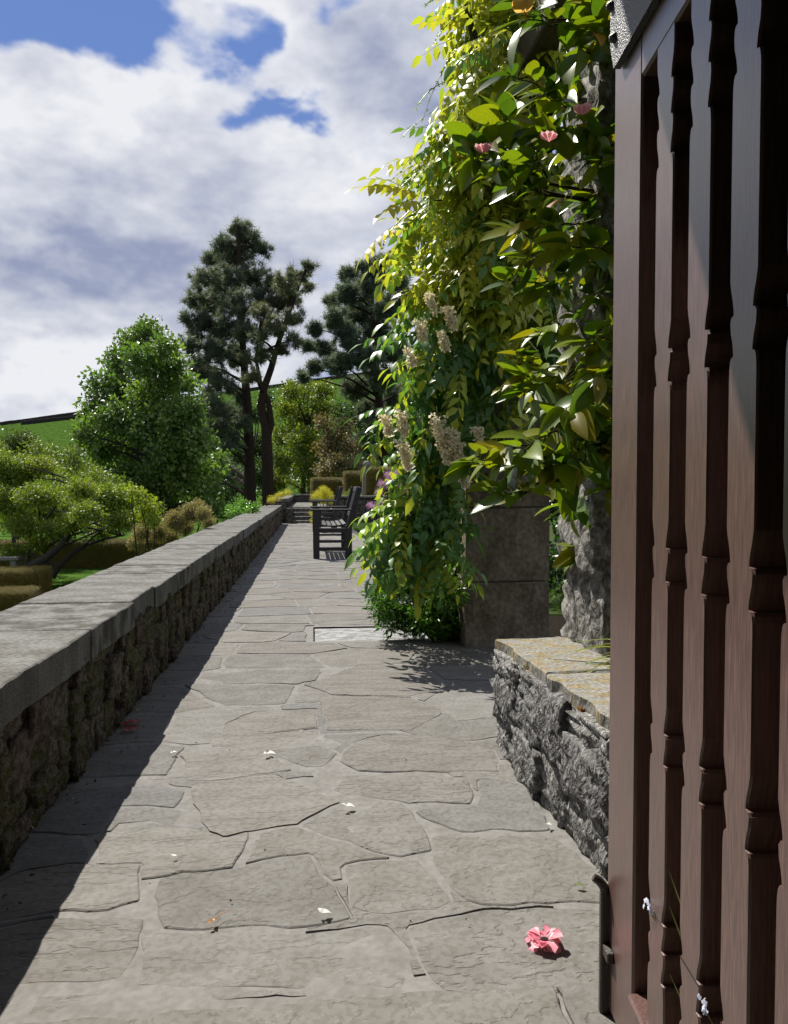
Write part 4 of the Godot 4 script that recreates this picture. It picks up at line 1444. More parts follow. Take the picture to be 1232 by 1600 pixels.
func build_sky() -> void:
	var f := FastNoiseLite.new()
	f.seed = 5
	f.frequency = 1.6
	f.fractal_octaves = 7
	f.fractal_gain = 0.55
	var g := FastNoiseLite.new()
	g.seed = 23
	g.frequency = 1.1
	g.fractal_octaves = 4
	var w := 4096
	var h := 2048
	var im := Image.create(w, h, false, Image.FORMAT_RGBF)
	# blue gaps and thick grey masses, by direction (right, up) in degrees as seen down the path
	var gaps := [[-17.5, 30.3, 9, 2.8, .8], [-2.9, 24.6, 3.6, 1.7, .75], [-5.8, 28.2, 3.2, 1.5, .5], [-26, 29, 6, 4, .4], [-20, 7.2, 6, 1.0, .4], [1, 30.5, 3, 1.4, .4], [-24, 27, 3, 1.5, .3]]
	var thick := [[-17, 14, 13, 3.8, .75], [-9.5, 23.0, 4, 2.4, .3], [8, 23, 4.5, 8, .25], [-19, 24, 7, 2.8, -.4], [-6.5, 29, 5, 2.4, -.4], [-22, 18.5, 9, 2.0, -.15], [-2, 15, 6, 5, -.05], [-20, 7, 9, 2.4, -.6]]
	for y in h / 2:
		var el := PI * (.5 - (y + .5) / h)
		var ey := sin(el)
		var ce := cos(el)
		var eld := rad_to_deg(el)
		for x in w:
			var az := wrapf(TAU * (x + .5) / w, -PI, PI)
			var d := Vector3(sin(az) * ce, ey, -cos(az) * ce)
			var azd := rad_to_deg(az)
			var q := Vector3(d.x, d.y * 1.9, d.z)
			var fine := f.get_noise_3dv(q * 5.5)
			var cover := .52 + f.get_noise_3dv(q * 1.35) * .75 + fine * .24 - clampf((eld - 42.0) / 60.0, 0.0, .32)
			var dens := .27 + f.get_noise_3dv(q * 12.0) * .22 + g.get_noise_3dv(q * 1.7 + Vector3(3, 1, 7)) * .5 + f.get_noise_3dv(q * 3.1 + Vector3(9, 2, 4)) * .55 + fine * .34
			if azd > -50.0 and azd < 35.0 and eld < 60.0:
				var wx := f.get_noise_3dv(q * 2.3 + Vector3(5, 0, 0)) * 7.0 + fine * 2.0
				var wy := f.get_noise_3dv(q * 2.3 + Vector3(0, 5, 0)) * 4.5 + f.get_noise_3dv(q * 5.5 + Vector3(1, 4, 2)) * 1.4
				for k in gaps:
					var a: float = (azd - k[0] + wx) / k[2]
					var b: float = (eld - k[1] + wy) / k[3]
					cover -= k[4] * exp(-a * a - b * b)
				for k in thick:
					var a: float = (azd - k[0] + wx) / k[2]
					var b: float = (eld - k[1] + wy) / k[3]
					dens += k[4] * exp(-a * a - b * b)
				cover += .30
			else:
				cover += .14
			var blue := Color(.14, .265, .67).lerp(Color(.42, .55, .80), exp(-eld / 13.0))
			var c := clampf((cover - .25) / .40, 0.0, 1.0)
			c = c * c * (3.0 - 2.0 * c)
			var th := clampf(dens * .85 + (cover - .6) * .3, 0.0, 1.0)
			var cloud := Color(.97, .985, 1.03).lerp(Color(.35, .40, .58), th)
			var col := blue.lerp(cloud, c) * SKY
			im.set_pixel(x, y, col)
	im.fill_rect(Rect2i(0, h / 2, w, h / 2), Color(.06, .065, .05))
	sky_image = im


var sky_image: Image
const SKY := 0.45


func terrain_height(x: float, z: float) -> float:
	if z > -60.0:
		return -1.5 if x < -1.0 else (-.06 if z > -29.0 else lerpf(-.06, -1.5, clampf((-29.0 - z) / 6.0, 0, 1)))
	var f := clampf((-z - 75.0) / 185.0, 0.0, 1.0)
	var ridge := 34.5 + (x + 8.0) * .155
	var h := lerpf(-1.5, ridge, pow(f, 1.15))
	if z < -262.0:
		h = ridge - (-z - 262.0) * .06
	return h


func _ready() -> void:
	rng.seed = 1
	# camera, sky, sun, exposure
	var cam := Camera3D.new()
	cam.name = "camera"
	cam.fov = 67.03
	cam.near = 0.05
	cam.far = 1500.0
	cam.position = Vector3(0, .97, 0)
	cam.rotation_degrees = Vector3(-1.9, -6.1, 0)
	add_child(cam)
	build_sky()
	var env := Environment.new()
	env.background_mode = Environment.BG_SKY
	var sky := Sky.new()
	var pano := PanoramaSkyMaterial.new()
	pano.panorama = ImageTexture.create_from_image(sky_image)
	sky.sky_material = pano
	env.sky = sky
	env.tonemap_mode = Environment.TONE_MAPPER_LINEAR
	env.tonemap_exposure = 1.95
	env.sdfgi_enabled = true
	env.ssao_enabled = true
	env.ssil_enabled = true
	var we := WorldEnvironment.new()
	we.name = "world"
	we.environment = env
	add_child(we)
	var sun := DirectionalLight3D.new()
	sun.name = "sun"
	sun.light_energy = 1.58
	sun.light_angular_distance = 0.5
	sun.light_color = Color(1.0, .978, .94)
	sun.shadow_enabled = true
	sun.look_at_from_position(Vector3(-3.85, 10, -6.5), Vector3.ZERO)
	add_child(sun)
	make_materials()
	print("sky ", Time.get_ticks_msec())

	# large structure
	var gb := MB.new()
	var xs := [-420.0, -300.0, -220.0, -160.0, -120.0, -95.0, -75.0, -55.0, -40.0, -25.0, -12.0, -5.0, -1.05, -.95, 3.0, 10.0, 25.0, 60.0, 120.0, 200.0, 300.0]
	var zs := [60.0, 20.0, 5.0, -10.0, -20.0, -29.0, -35.0, -45.0, -60.0, -75.0, -90.0, -110.0, -130.0, -150.0, -170.0, -190.0, -210.0, -230.0, -250.0, -262.0, -300.0, -400.0, -700.0]
	for i in xs.size() - 1:
		for j in zs.size() - 1:
			var q := []
			for p in [[xs[i], zs[j]], [xs[i + 1], zs[j]], [xs[i + 1], zs[j + 1]], [xs[i], zs[j + 1]]]:
				q.append(Vector3(p[0], terrain_height(p[0], p[1]), p[1]))
			gb.quad(q[0], q[1], q[2], q[3])
	structure("ground", gb.mesh(), M.grass_ground)
	var lb := MB.new()
	lb.box(Vector3(5.0, -.03, -13.0), Vector3(8.06, .05, 14.6), .01)
	structure("lawn", lb.mesh(), M.lawn)
	var sb := MB.new()
	sb.box(Vector3(3.3, -.035, -4.0), Vector3(4.66, .06, 3.3), .01)
	structure("flower_bed", sb.mesh(), M.soil)
	build_path()
	build_parapet()
	build_steps()
	build_low_wall()
	build_pillars()
	print("walls ", Time.get_ticks_msec())
	build_bench()
	build_gate()
	build_plants()
	print("plants ", Time.get_ticks_msec())
	build_wisteria()
	build_camellia()
	build_small_things()
	print("done ", Time.get_ticks_msec())


func build_plants() -> void:
	var broad := cluster(401, 22, .42, .24, .3)
	var small := cluster(402, 30, .30, .13, .3)
	var fine := cluster(403, 34, .34, .055, .3)
	var star := cluster(404, 26, .36, .17, .35, .8)
	var needles := tuft(405, 44)
	blossom = cluster(406, 9, .9, .8, .5)
	var W := Color.WHITE
	rng.seed = 500
	# pines
	tree("pine_tree", "tallest dark pine with straight trunk behind the rounded green tree", "dark pines", -1.5, [[Vector3(-3.505,-0.134,-45.000), Vector3(-3.526,2.433,-45.000), Vector3(-3.616,5.355,-45.000), Vector3(-3.814,8.260,-45.000), Vector3(-3.939,11.152,-45.000), Vector3(-4.030,13.671,-45.000), Vector3(-4.088,15.751,-45.000)]], .40, M.pine_bark, [Vector4(-4.15,15.59,-45.61,0.85), Vector4(-4.94,15.02,-46.21,0.77), Vector4(-3.38,15.38,-46.48,0.87), Vector4(-5.61,14.44,-47.21,0.98), Vector4(-4.21,14.30,-46.20,1.15), Vector4(-2.94,15.06,-47.11,0.68), Vector4(-5.58,12.10,-42.65,0.88), Vector4(-4.70,12.53,-44.83,1.16), Vector4(-3.44,13.38,-47.22,1.07), Vector4(-6.68,11.80,-45.74,0.76), Vector4(-5.79,11.75,-47.00,1.17), Vector4(-4.01,10.78,-43.07,1.11), Vector4(-6.95,10.40,-44.85,0.51), Vector4(-2.85,11.31,-43.73,0.77), Vector4(-6.19,10.06,-45.22,1.03), Vector4(-4.95,9.94,-45.37,1.17), Vector4(-3.46,9.41,-42.57,0.88), Vector4(-6.49,8.68,-43.58,0.72), Vector4(-5.32,8.41,-43.90,1.09), Vector4(-4.59,8.78,-47.08,1.07), Vector4(-6.18,7.51,-46.33,0.86), Vector4(-4.92,6.64,-43.30,0.90), Vector4(-6.56,8.16,-46.49,0.63), Vector4(-5.43,5.30,-43.19,0.85), Vector4(-4.72,5.11,-45.59,0.80), Vector4(-5.71,3.90,-43.13,0.62), Vector4(-4.69,3.04,-42.51,0.66), Vector4(-4.32,6.36,-46.86,0.68), Vector4(-4.97,4.21,-43.55,0.68), Vector4(-4.25,3.44,-43.58,0.63), Vector4(-5.61,2.43,-47.41,0.74), Vector4(-4.80,1.65,-46.86,0.73), Vector4(-3.78,4.47,-43.95,0.55), Vector4(-5.98,1.27,-47.31,0.64)], needles, M.needle, 70, .3, .55, Color(.8, .95, .95), Color(1.15, 1.15, 1.0), .85, .75)
	tree("pine_tree", "pine with forked leaning reddish trunk right of the tallest pine", "dark pines", -1.5, [[Vector3(-2.288,-0.063,-42.000), Vector3(-2.343,2.339,-42.000), Vector3(-2.401,4.117,-42.000), Vector3(-2.666,5.206,-42.000), Vector3(-2.491,6.230,-42.000), Vector3(-2.114,7.290,-42.000), Vector3(-1.770,8.485,-42.000), Vector3(-1.289,9.853,-42.000), Vector3(-0.808,11.222,-42.000), Vector3(-0.259,12.593,-42.000)], [Vector3(-2.406,3.365,-42.000), Vector3(-2.129,4.324,-42.000), Vector3(-2.259,5.415,-42.000), Vector3(-2.659,6.431,-42.000), Vector3(-2.921,7.785,-42.000), Vector3(-2.711,9.145,-42.000)]], .36, M.pine_bark, [Vector4(-0.09,12.70,-42.14,0.52), Vector4(-0.68,12.41,-42.64,0.71), Vector4(-1.35,11.51,-40.94,0.80), Vector4(-2.17,12.28,-43.59,0.72), Vector4(-1.06,11.28,-42.69,0.84), Vector4(-0.20,12.14,-43.68,0.50), Vector4(-1.78,11.09,-43.42,0.94), Vector4(-2.53,10.07,-41.28,0.68), Vector4(-1.01,9.82,-41.50,0.69), Vector4(-1.85,9.19,-40.80,0.76), Vector4(-2.66,8.63,-40.72,0.67), Vector4(-0.79,8.55,-40.43,0.54), Vector4(-2.37,7.74,-41.28,0.60), Vector4(-1.51,8.28,-42.37,0.48), Vector4(-2.93,6.58,-40.21,0.58), Vector4(-3.44,7.88,-42.64,0.53)], needles, M.needle, 70, .28, .5, Color(.85, .95, .85), Color(1.35, 1.25, .95), .85, .75)
	tree("pine_tree", "dense dark pine just left of the wisteria", "dark pines", -1.5, [[Vector3(4.674,-0.280,-50.000), Vector3(4.593,3.454,-50.000), Vector3(4.345,6.754,-50.000), Vector3(4.099,10.036,-50.000), Vector3(3.936,12.895,-50.000), Vector3(4.186,14.940,-50.000)]], .42, M.pine_bark, [Vector4(4.59,14.96,-49.03,0.91), Vector4(3.57,14.61,-48.86,0.81), Vector4(2.51,15.00,-51.91,0.75), Vector4(5.29,14.13,-49.88,0.93), Vector4(3.77,13.43,-48.89,1.16), Vector4(2.41,13.24,-49.89,1.08), Vector4(1.43,13.12,-51.23,0.69), Vector4(4.63,11.90,-47.34,1.08), Vector4(3.20,12.69,-52.85,1.26), Vector4(1.50,11.01,-47.14,0.88), Vector4(0.42,11.28,-51.50,0.69), Vector4(4.44,11.27,-52.07,1.24), Vector4(2.27,9.87,-47.11,1.02), Vector4(0.84,10.07,-51.73,0.80), Vector4(-0.16,9.81,-49.20,0.56), Vector4(5.14,9.73,-50.47,1.15), Vector4(3.23,8.72,-47.05,1.12), Vector4(1.69,8.34,-47.28,0.98), Vector4(0.23,8.25,-48.09,0.65), Vector4(-0.44,8.30,-52.73,0.55), Vector4(4.31,7.54,-48.18,1.10), Vector4(2.90,7.55,-51.53,1.12), Vector4(5.58,7.06,-52.58,1.09), Vector4(4.05,6.19,-52.65,1.09), Vector4(4.59,4.63,-49.07,1.07), Vector4(3.45,3.81,-49.13,0.81), Vector4(5.53,3.88,-50.15,0.93), Vector4(4.83,2.68,-51.65,0.96), Vector4(6.04,12.39,-47.65,0.99), Vector4(6.53,9.50,-51.49,1.07)], needles, M.needle, 105, .32, .58, Color(.75, .95, .95), Color(1.1, 1.15, 1.0), .85, .75)
	tree("rounded_tree", "large rounded leafy green tree beyond the parapet", "broadleaf trees", -1.5, [[Vector3(-6.411,-0.895,-33.000), Vector3(-6.445,0.968,-33.000), Vector3(-6.553,3.088,-33.000), Vector3(-6.686,5.197,-33.000), Vector3(-6.721,6.772,-33.000)]], .38, M.grey_bark, [Vector4(-6.93,7.55,-34.31,0.57), Vector4(-7.66,7.18,-34.58,0.61), Vector4(-5.70,6.43,-30.96,0.52), Vector4(-8.21,6.38,-34.96,0.71), Vector4(-6.48,5.83,-31.20,0.75), Vector4(-5.70,5.89,-32.30,0.69), Vector4(-8.65,5.23,-33.49,0.59), Vector4(-8.06,5.14,-34.84,0.90), Vector4(-6.35,4.72,-32.30,0.93), Vector4(-5.62,5.46,-34.87,0.65), Vector4(-8.85,4.14,-33.20,0.62), Vector4(-7.83,3.67,-32.17,0.87), Vector4(-6.71,3.55,-32.19,0.99), Vector4(-5.47,3.64,-31.58,0.91), Vector4(-4.58,3.98,-31.14,0.58), Vector4(-8.76,2.97,-31.46,0.55), Vector4(-8.64,2.59,-33.83,0.88), Vector4(-7.63,2.38,-35.19,1.14), Vector4(-5.60,2.24,-31.51,0.96), Vector4(-4.45,2.72,-31.01,0.69), Vector4(-9.40,1.81,-35.14,0.72), Vector4(-7.58,1.23,-33.15,0.95), Vector4(-6.18,1.10,-32.59,1.03), Vector4(-4.96,1.48,-31.84,0.86), Vector4(-4.44,1.51,-33.41,0.59), Vector4(-5.73,0.13,-34.44,0.89), Vector4(-4.47,0.44,-32.80,0.64), Vector4(-6.59,-0.08,-32.66,0.85), Vector4(-7.36,0.22,-31.05,0.75), Vector4(-4.12,2.10,-34.83,0.45), Vector4(-3.77,0.21,-30.94,0.40)], broad, M.lime, 90, .34, .62, Color(.75, .9, .8), Color(1.5, 1.4, 1.2))
	var b1: Array = [Vector4(-1.42,7.82,-55.96,0.79), Vector4(-0.20,8.00,-58.03,1.06), Vector4(0.78,7.50,-53.78,0.85), Vector4(-1.93,6.59,-57.39,1.00), Vector4(-0.55,6.25,-58.70,1.31), Vector4(0.96,6.56,-56.78,0.94), Vector4(-2.18,4.65,-57.73,1.10), Vector4(-0.73,4.04,-53.64,1.20), Vector4(-1.66,2.70,-55.61,1.15), Vector4(-0.21,2.29,-53.90,1.07), Vector4(-2.59,1.35,-58.07,1.15), Vector4(0.60,3.67,-54.77,1.00), Vector4(0.83,0.97,-55.72,1.01), Vector4(-1.05,0.58,-59.00,1.17)]
	var b2: Array = [Vector4(-4.46,4.39,-60.11,0.90), Vector4(-5.64,3.44,-60.86,1.01), Vector4(-4.16,1.91,-57.72,0.96), Vector4(-5.57,1.20,-57.93,1.05), Vector4(-6.80,1.45,-59.38,1.08), Vector4(-7.08,2.84,-57.87,0.67), Vector4(-3.88,6.05,-56.75,0.66), Vector4(-6.32,5.62,-57.42,1.05), Vector4(-5.03,6.41,-55.88,1.02), Vector4(-6.77,4.21,-57.26,0.95), Vector4(-3.79,3.95,-60.93,1.01), Vector4(-3.27,7.89,-60.76,0.80), Vector4(-7.39,7.61,-58.76,0.88)]
	var b3: Array = [Vector4(3.62,6.41,-60.00,1.19), Vector4(5.03,4.39,-59.03,1.27), Vector4(6.34,2.88,-57.53,1.24), Vector4(3.53,2.18,-58.63,1.26), Vector4(5.77,0.97,-61.69,1.33), Vector4(7.90,5.10,-62.20,1.34), Vector4(7.51,0.97,-59.17,1.27), Vector4(2.46,7.06,-61.72,0.92)]
	var cp: Array = [Vector4(0.75,4.76,-47.10,0.58), Vector4(1.51,4.05,-46.78,0.74), Vector4(2.27,3.28,-46.66,0.77), Vector4(0.90,3.29,-47.04,0.70), Vector4(1.61,2.28,-45.45,0.75), Vector4(0.74,1.93,-46.82,0.58), Vector4(2.53,2.09,-45.12,0.60), Vector4(2.02,4.60,-45.94,0.49)]
	tree("background_tree", "yellow green tree seen between the pines", "broadleaf trees", -1.5, [[Vector3(b1[6].x + 1.5, -1.5, b1[6].z), Vector3(b1[4].x, 3, b1[4].z), Vector3(b1[1].x, 6, b1[1].z)]], .3, M.grey_bark, b1, broad, M.leafy, 45, .4, .7, Color(.55, .75, .6), Color(1.4, 1.25, .8))
	tree("background_tree", "dark green tree behind the pine trunks", "broadleaf trees", -1.5, [[Vector3(b2[2].x, -1.5, b2[2].z), Vector3(b2[1].x, 1.5, b2[1].z), Vector3(b2[6].x, 4, b2[6].z)]], .25, M.grey_bark, b2, broad, M.lime, 45, .4, .7, Color(.35, .45, .4), Color(.7, .8, .7))
	tree("background_tree", "dark tree closing the view behind the hedges", "broadleaf trees", -1.5, [[Vector3(b3[4].x, -1.5, b3[4].z), Vector3(b3[1].x, 2, b3[1].z), Vector3(b3[0].x, 5, b3[0].z)]], .3, M.grey_bark, b3, broad, M.lime, 45, .4, .7, Color(.25, .35, .3), Color(.6, .7, .6))
	tree("copper_tree", "bronze leaved small tree below the dense pine", "broadleaf trees", -1.5, [[Vector3(cp[4].x, -1.5, cp[4].z), Vector3(cp[3].x, .8, cp[3].z), Vector3(cp[1].x, 3, cp[1].z)]], .2, M.grey_bark, cp, broad, M.copper, 60, .35, .6, Color(.55, .5, .5), Color(1.3, 1.2, 1.1))
	tree("maple_tree", "low spreading maple with gnarled trunks below the parapet", "garden trees", -1.5, [[Vector3(-6.538,-0.873,-19.000), Vector3(-6.246,-0.725,-19.000), Vector3(-5.863,-0.394,-19.000), Vector3(-5.567,-0.032,-19.000), Vector3(-5.092,0.437,-19.000), Vector3(-4.647,0.695,-19.000)], [Vector3(-6.300,-1.250,-19.600), Vector3(-6.146,-1.000,-19.600), Vector3(-5.841,-0.690,-19.600), Vector3(-5.491,-0.473,-19.600), Vector3(-5.034,-0.319,-19.600), Vector3(-4.576,-0.228,-19.600)], [Vector3(-6.522,-1.390,-20.000), Vector3(-6.546,-0.942,-20.000), Vector3(-6.631,-0.462,-20.000), Vector3(-6.746,0.016,-20.000)]], .13, M.grey_bark, [Vector4(-7.10,1.20,-19.76,0.51), Vector4(-7.29,0.58,-19.53,0.49), Vector4(-6.23,0.75,-18.42,0.48), Vector4(-6.24,0.45,-20.25,0.44), Vector4(-6.85,0.01,-19.42,0.42), Vector4(-6.08,-0.07,-19.23,0.36), Vector4(-4.89,0.41,-17.63,0.32), Vector4(-4.86,0.79,-19.13,0.38), Vector4(-5.21,0.91,-18.30,0.36), Vector4(-4.49,0.62,-19.48,0.29), Vector4(-4.51,0.13,-18.90,0.32), Vector4(-5.18,-0.11,-19.89,0.28), Vector4(-4.18,0.16,-19.41,0.23), Vector4(-7.30,-0.63,-19.83,0.28), Vector4(-3.73,0.49,-18.57,0.18), Vector4(-7.26,1.50,-19.40,0.42), Vector4(-6.61,1.47,-19.67,0.39), Vector4(-6.73,-0.46,-19.92,0.26), Vector4(-5.48,0.15,-18.58,0.30)], star, M.maple, 700, .12, .26, Color(.55, .75, .7), Color(1.3, 1.2, .9), .5)
	for q in [[[Vector4(-11.07,2.66,-30.55,0.43), Vector4(-10.74,2.54,-30.59,0.41), Vector4(-11.21,2.40,-30.30,0.35), Vector4(-10.99,2.18,-30.76,0.46)], "conical grey green tree at the left edge below the hill", M.lime, Color(.6, .6, .7), Color(1.3, 1.1, 1.0)], [[Vector4(-8.78,1.79,-27.37,0.45), Vector4(-7.97,1.28,-26.05,0.43), Vector4(-7.73,1.88,-26.09,0.28), Vector4(-8.18,1.21,-25.00,0.41), Vector4(-7.64,1.36,-27.01,0.34), Vector4(-7.31,1.14,-27.31,0.32), Vector4(-8.71,2.10,-25.93,0.26), Vector4(-8.14,0.65,-26.57,0.44), Vector4(-7.45,0.33,-26.66,0.40), Vector4(-6.84,0.80,-26.69,0.35), Vector4(-8.43,0.47,-25.02,0.41), Vector4(-9.86,0.12,-26.84,0.44), Vector4(-6.22,0.13,-26.24,0.30), Vector4(-9.52,0.86,-26.50,0.44)], "pale green shrubby tree between the maple and the rounded tree", M.leafy, Color(.6, .7, .8), Color(1.2, 1.2, 1.2)], [[Vector4(-8.36,1.24,-22.81,0.38), Vector4(-9.06,1.70,-23.30,0.46), Vector4(-9.57,0.97,-23.66,0.51), Vector4(-8.12,0.93,-23.33,0.35)], "yellow green bushy tree at the picture's left edge behind the maple", M.maple, Color(.6, .7, .6), Color(1.3, 1.2, .8)]]:
		var c: Array = q[0]
		tree("garden_tree", q[1], "garden trees", -1.5, [[Vector3(c[0].x, -1.5, c[0].z), Vector3(c[0].x, c[0].y, c[0].z)]], .12, M.grey_bark, c, small, q[2], 260, .3, .5, q[3], q[4])
	tree("garden_tree", "bright green leafy tree crowding behind the gnarled maple", "garden trees", -1.5, [[Vector3(-7.6, -1.5, -21.5), Vector3(-7.4, .2, -21.5)]], .12, M.grey_bark, [Vector4(-7.86,0.28,-21.85,0.43), Vector4(-6.68,0.31,-20.74,0.38), Vector4(-5.94,0.63,-20.96,0.35), Vector4(-5.41,0.28,-21.41,0.32), Vector4(-6.49,0.97,-21.74,0.40), Vector4(-7.09,0.80,-21.05,0.38), Vector4(-5.83,1.11,-21.80,0.32), Vector4(-5.14,0.83,-21.71,0.25), Vector4(-7.78,0.80,-20.77,0.41), Vector4(-6.58,-0.14,-21.45,0.32), Vector4(-5.65,-0.13,-21.06,0.24), Vector4(-4.68,0.30,-20.79,0.21)], small, M.leafy, 300, .28, .45, Color(.6, .8, .7), Color(1.2, 1.25, 1.0))
	# a belt of wood on the slope behind the garden
	rng.seed = 515
	var belt := []
	for i in 90:
		var x := rnd(-60, 24)
		var z := rnd(-72, -62)
		if x < -16.0 and z > -70.0:
			z = -70.0
		var top := 5.5 if x > -15.0 else -.3
		belt.append(Vector4(x, rnd(-.8, top), z, rnd(1.6, 2.6)))
	var bf := in_clumps(belt, 22, .5, .9, Color(.3, .45, .4), Color(.9, 1., .7))
	var bo := scatter("distant_wood", broad, M.lime, bf[0], bf[1], self)
	tag(bo, "far dark green wood filling the gaps between the trees", "wood")
	# plants at the parapet
	rng.seed = 520
	var dry := cluster(410, 40, .26, .10, .4)
	bush("bronze_shrub", "straw and bronze coloured shrub leaning on the parapet's far side", "shrub", "", Vector3(-1.75, -1.5, -9.7), [Vector4(-1.96,0.43,-9.23,0.10), Vector4(-1.81,0.44,-9.42,0.11), Vector4(-1.59,0.56,-9.28,0.12), Vector4(-1.41,0.67,-9.29,0.12), Vector4(-1.25,0.65,-9.14,0.08), Vector4(-1.91,0.29,-9.57,0.10), Vector4(-2.07,0.30,-9.48,0.09), Vector4(-1.74,0.36,-9.71,0.10), Vector4(-1.54,0.48,-9.69,0.10), Vector4(-1.33,0.73,-9.34,0.07), Vector4(-1.31,0.52,-10.00,0.07)], dry, M.bronze, 9000, .06, .10, Color(.7, .75, .6), Color(1.2, 1.15, .9))
	bush("climbing_rose", "spray of large yellow green leaves above the bronze shrub", "shrub", "", Vector3(-1.85, -1.5, -9.1), [Vector4(-1.86,0.84,-8.80,0.06), Vector4(-1.82,0.74,-8.96,0.06), Vector4(-1.96,0.91,-8.91,0.04), Vector4(-1.86,0.64,-8.96,0.07), Vector4(-1.75,0.58,-8.85,0.07)], broad, M.maple, 2200, .09, .14, Color(.8, .9, .7), Color(1.5, 1.4, 1.0))
	bush("pale_plant", "pale silvery green plant peeping over the parapet", "plant", "", Vector3(-1.6, -1.5, -14.5), [Vector4(-1.28,0.59,-14.70,0.12), Vector4(-1.39,0.50,-14.42,0.11), Vector4(-1.07,0.55,-14.22,0.11)], broad, M.shrub, 1500, .09, .15, Color(1.2, 1.1, 1.8), Color(1.9, 1.6, 2.6))
	bush("yellow_plant", "yellow flowering plant spilling over the parapet's far end", "plant", "yellow flowering plants", Vector3(-1.15, .48, -19.6), [Vector4(-0.80,0.73,-19.57,0.11), Vector4(-0.97,0.64,-19.26,0.11), Vector4(-0.59,0.81,-19.53,0.10)], small, M.yellow, 2600, .05, .08, Color(.7, .85, .6), Color(1.1, 1.1, 1.))
	bush("grey_bush", "small grey green bush on the raised parapet", "bush", "", Vector3(-.9, .65, -22.5), [Vector4(-0.64,0.86,-22.40,0.13), Vector4(-0.79,0.80,-22.55,0.11), Vector4(-0.48,0.80,-22.77,0.09)], small, M.shrub, 2000, .06, .1, Color(.9, .8, 1.6), Color(1.5, 1.3, 2.4))
	bush("yellow_plant", "rounded yellow flowering bush right of the steps", "plant", "yellow flowering plants", Vector3(.32, 0, -19.95), [Vector4(0.27,0.84,-20.13,0.17), Vector4(0.15,0.71,-19.97,0.15), Vector4(0.41,0.77,-20.13,0.15), Vector4(0.30,0.62,-20.06,0.15), Vector4(0.03,0.48,-19.95,0.08), Vector4(0.00,0.27,-19.86,0.07), Vector4(0.02,0.09,-20.04,0.05), Vector4(0.51,0.59,-20.03,0.13)], small, M.yellow, 2600, .05, .085, Color(.7, .85, .75), Color(1.15, 1.15, 1.))
	bush("green_bush", "small pale green bush on the retaining wall", "bush", "", Vector3(1.1, .72, -20.8), [Vector4(1.08,0.78,-21.17,0.12), Vector4(0.93,0.72,-21.18,0.11), Vector4(1.25,0.71,-20.97,0.10)], small, M.leafy, 2200, .06, .09, Color(.9, .9, 1.), Color(1.5, 1.5, 1.6))
	# hedges
	rng.seed = 530
	var gold := [Color(.7, .8, .8), Color(1.5, 1.25, .8)]
	hedge("low dark clipped hedge left of the far bench", Vector3(.55, .35, -26.4), Vector3(1.05, .87, .8), 0, small, 700, gold[0], gold[1], .06, "clipped yew hedges")
	hedge("dark clipped hedge with pale edges behind the far bench", Vector3(1.45, .35, -24.9), Vector3(.78, 1.06, .8), 0, small, 700, gold[0], gold[1], .06, "clipped yew hedges")
	hedge("tallest dark clipped hedge with golden edge beside the wisteria", Vector3(2.95, .2, -23.4), Vector3(2.7, 1.32, .9), 0, small, 700, gold[0] * 1.2, gold[1] * 1.3, .06, "clipped yew hedges")
	hedge("low box hedge with golden top at the left edge", Vector3(-6.7, -1.5, -17.4), Vector3(1.9, .68, .8), .05, small, 1500, gold[0], gold[1] * 1.2, .045, "box hedges in the lower garden")
	hedge("lowest box hedge with golden top nearest the parapet", Vector3(-6.55, -1.5, -16.1), Vector3(2.0, .40, .7), .05, small, 1500, gold[0], gold[1] * 1.2, .045, "box hedges in the lower garden")
	hedge("long dark hedge behind the gnarled maple", Vector3(-9.2, -1.5, -24.4), Vector3(8.0, .80, .8), 0, small, 1000, gold[0], gold[1], .05, "box hedges in the lower garden")
	var sbn := thing("stone_bench", "grey stone garden seat behind the low box hedge", "seat", Vector3(-7.5, -1.5, -19.6))
	for q in [[Vector3(0, .73, 0), Vector3(1.0, .09, .45), "seat_slab"], [Vector3(-.35, .34, 0), Vector3(.14, .69, .36), "support"], [Vector3(.35, .34, 0), Vector3(.14, .69, .36), "support"]]:
		var b := MB.new()
		b.box(q[0], q[1], .015)
		part(q[2], b.mesh(), M.pale_stone, sbn)
	# post with a ball
	var po := thing("stone_finial", "slender grey post topped with a pale stone ball", "post", Vector3(1.47, .6, -21.95))
	var pb := MB.new()
	pb.tube([Vector3(0, 0, 0), Vector3(0, .1, 0), Vector3(0, .12, 0), Vector3(.03, .7, 0), Vector3(.06, .86, 0), Vector3(.085, .92, 0)], [.09, .09, .05, .04, .05, .07], 10)
	part("shaft", pb.mesh(), M.pale_stone, po)
	var sp := SphereMesh.new()
	sp.radius = .105
	sp.height = .2
	part("ball", sp, M.pale_stone, po).position = Vector3(.1, 1.0, 0)
	# shrub at the pillar's foot, pink flowers, dark shrub behind the pillars
	rng.seed = 540
	bush("flowering_shrub", "low glossy green shrub at the foot of the brown pillar", "shrub", "", Vector3(.78, 0, -4.75), [Vector4(0.44,0.24,-4.73,0.08), Vector4(0.57,0.31,-4.96,0.11), Vector4(0.69,0.35,-4.94,0.12), Vector4(0.79,0.35,-4.77,0.10), Vector4(0.82,0.32,-4.51,0.08), Vector4(0.62,0.17,-4.89,0.11), Vector4(0.73,0.17,-4.71,0.11), Vector4(0.85,0.12,-4.79,0.08), Vector4(0.49,0.13,-4.85,0.07), Vector4(0.65,0.08,-4.82,0.07), Vector4(0.80,0.07,-4.74,0.06), Vector4(0.44,0.29,-4.96,0.06), Vector4(0.53,0.46,-4.69,0.07), Vector4(0.68,0.50,-4.70,0.08)], cluster(420, 26, .55, .17, .5), M.shrub, 3600, .05, .1, Color(.35, .45, .4), Color(1.35, 1.3, 1.1))
	var wf := []
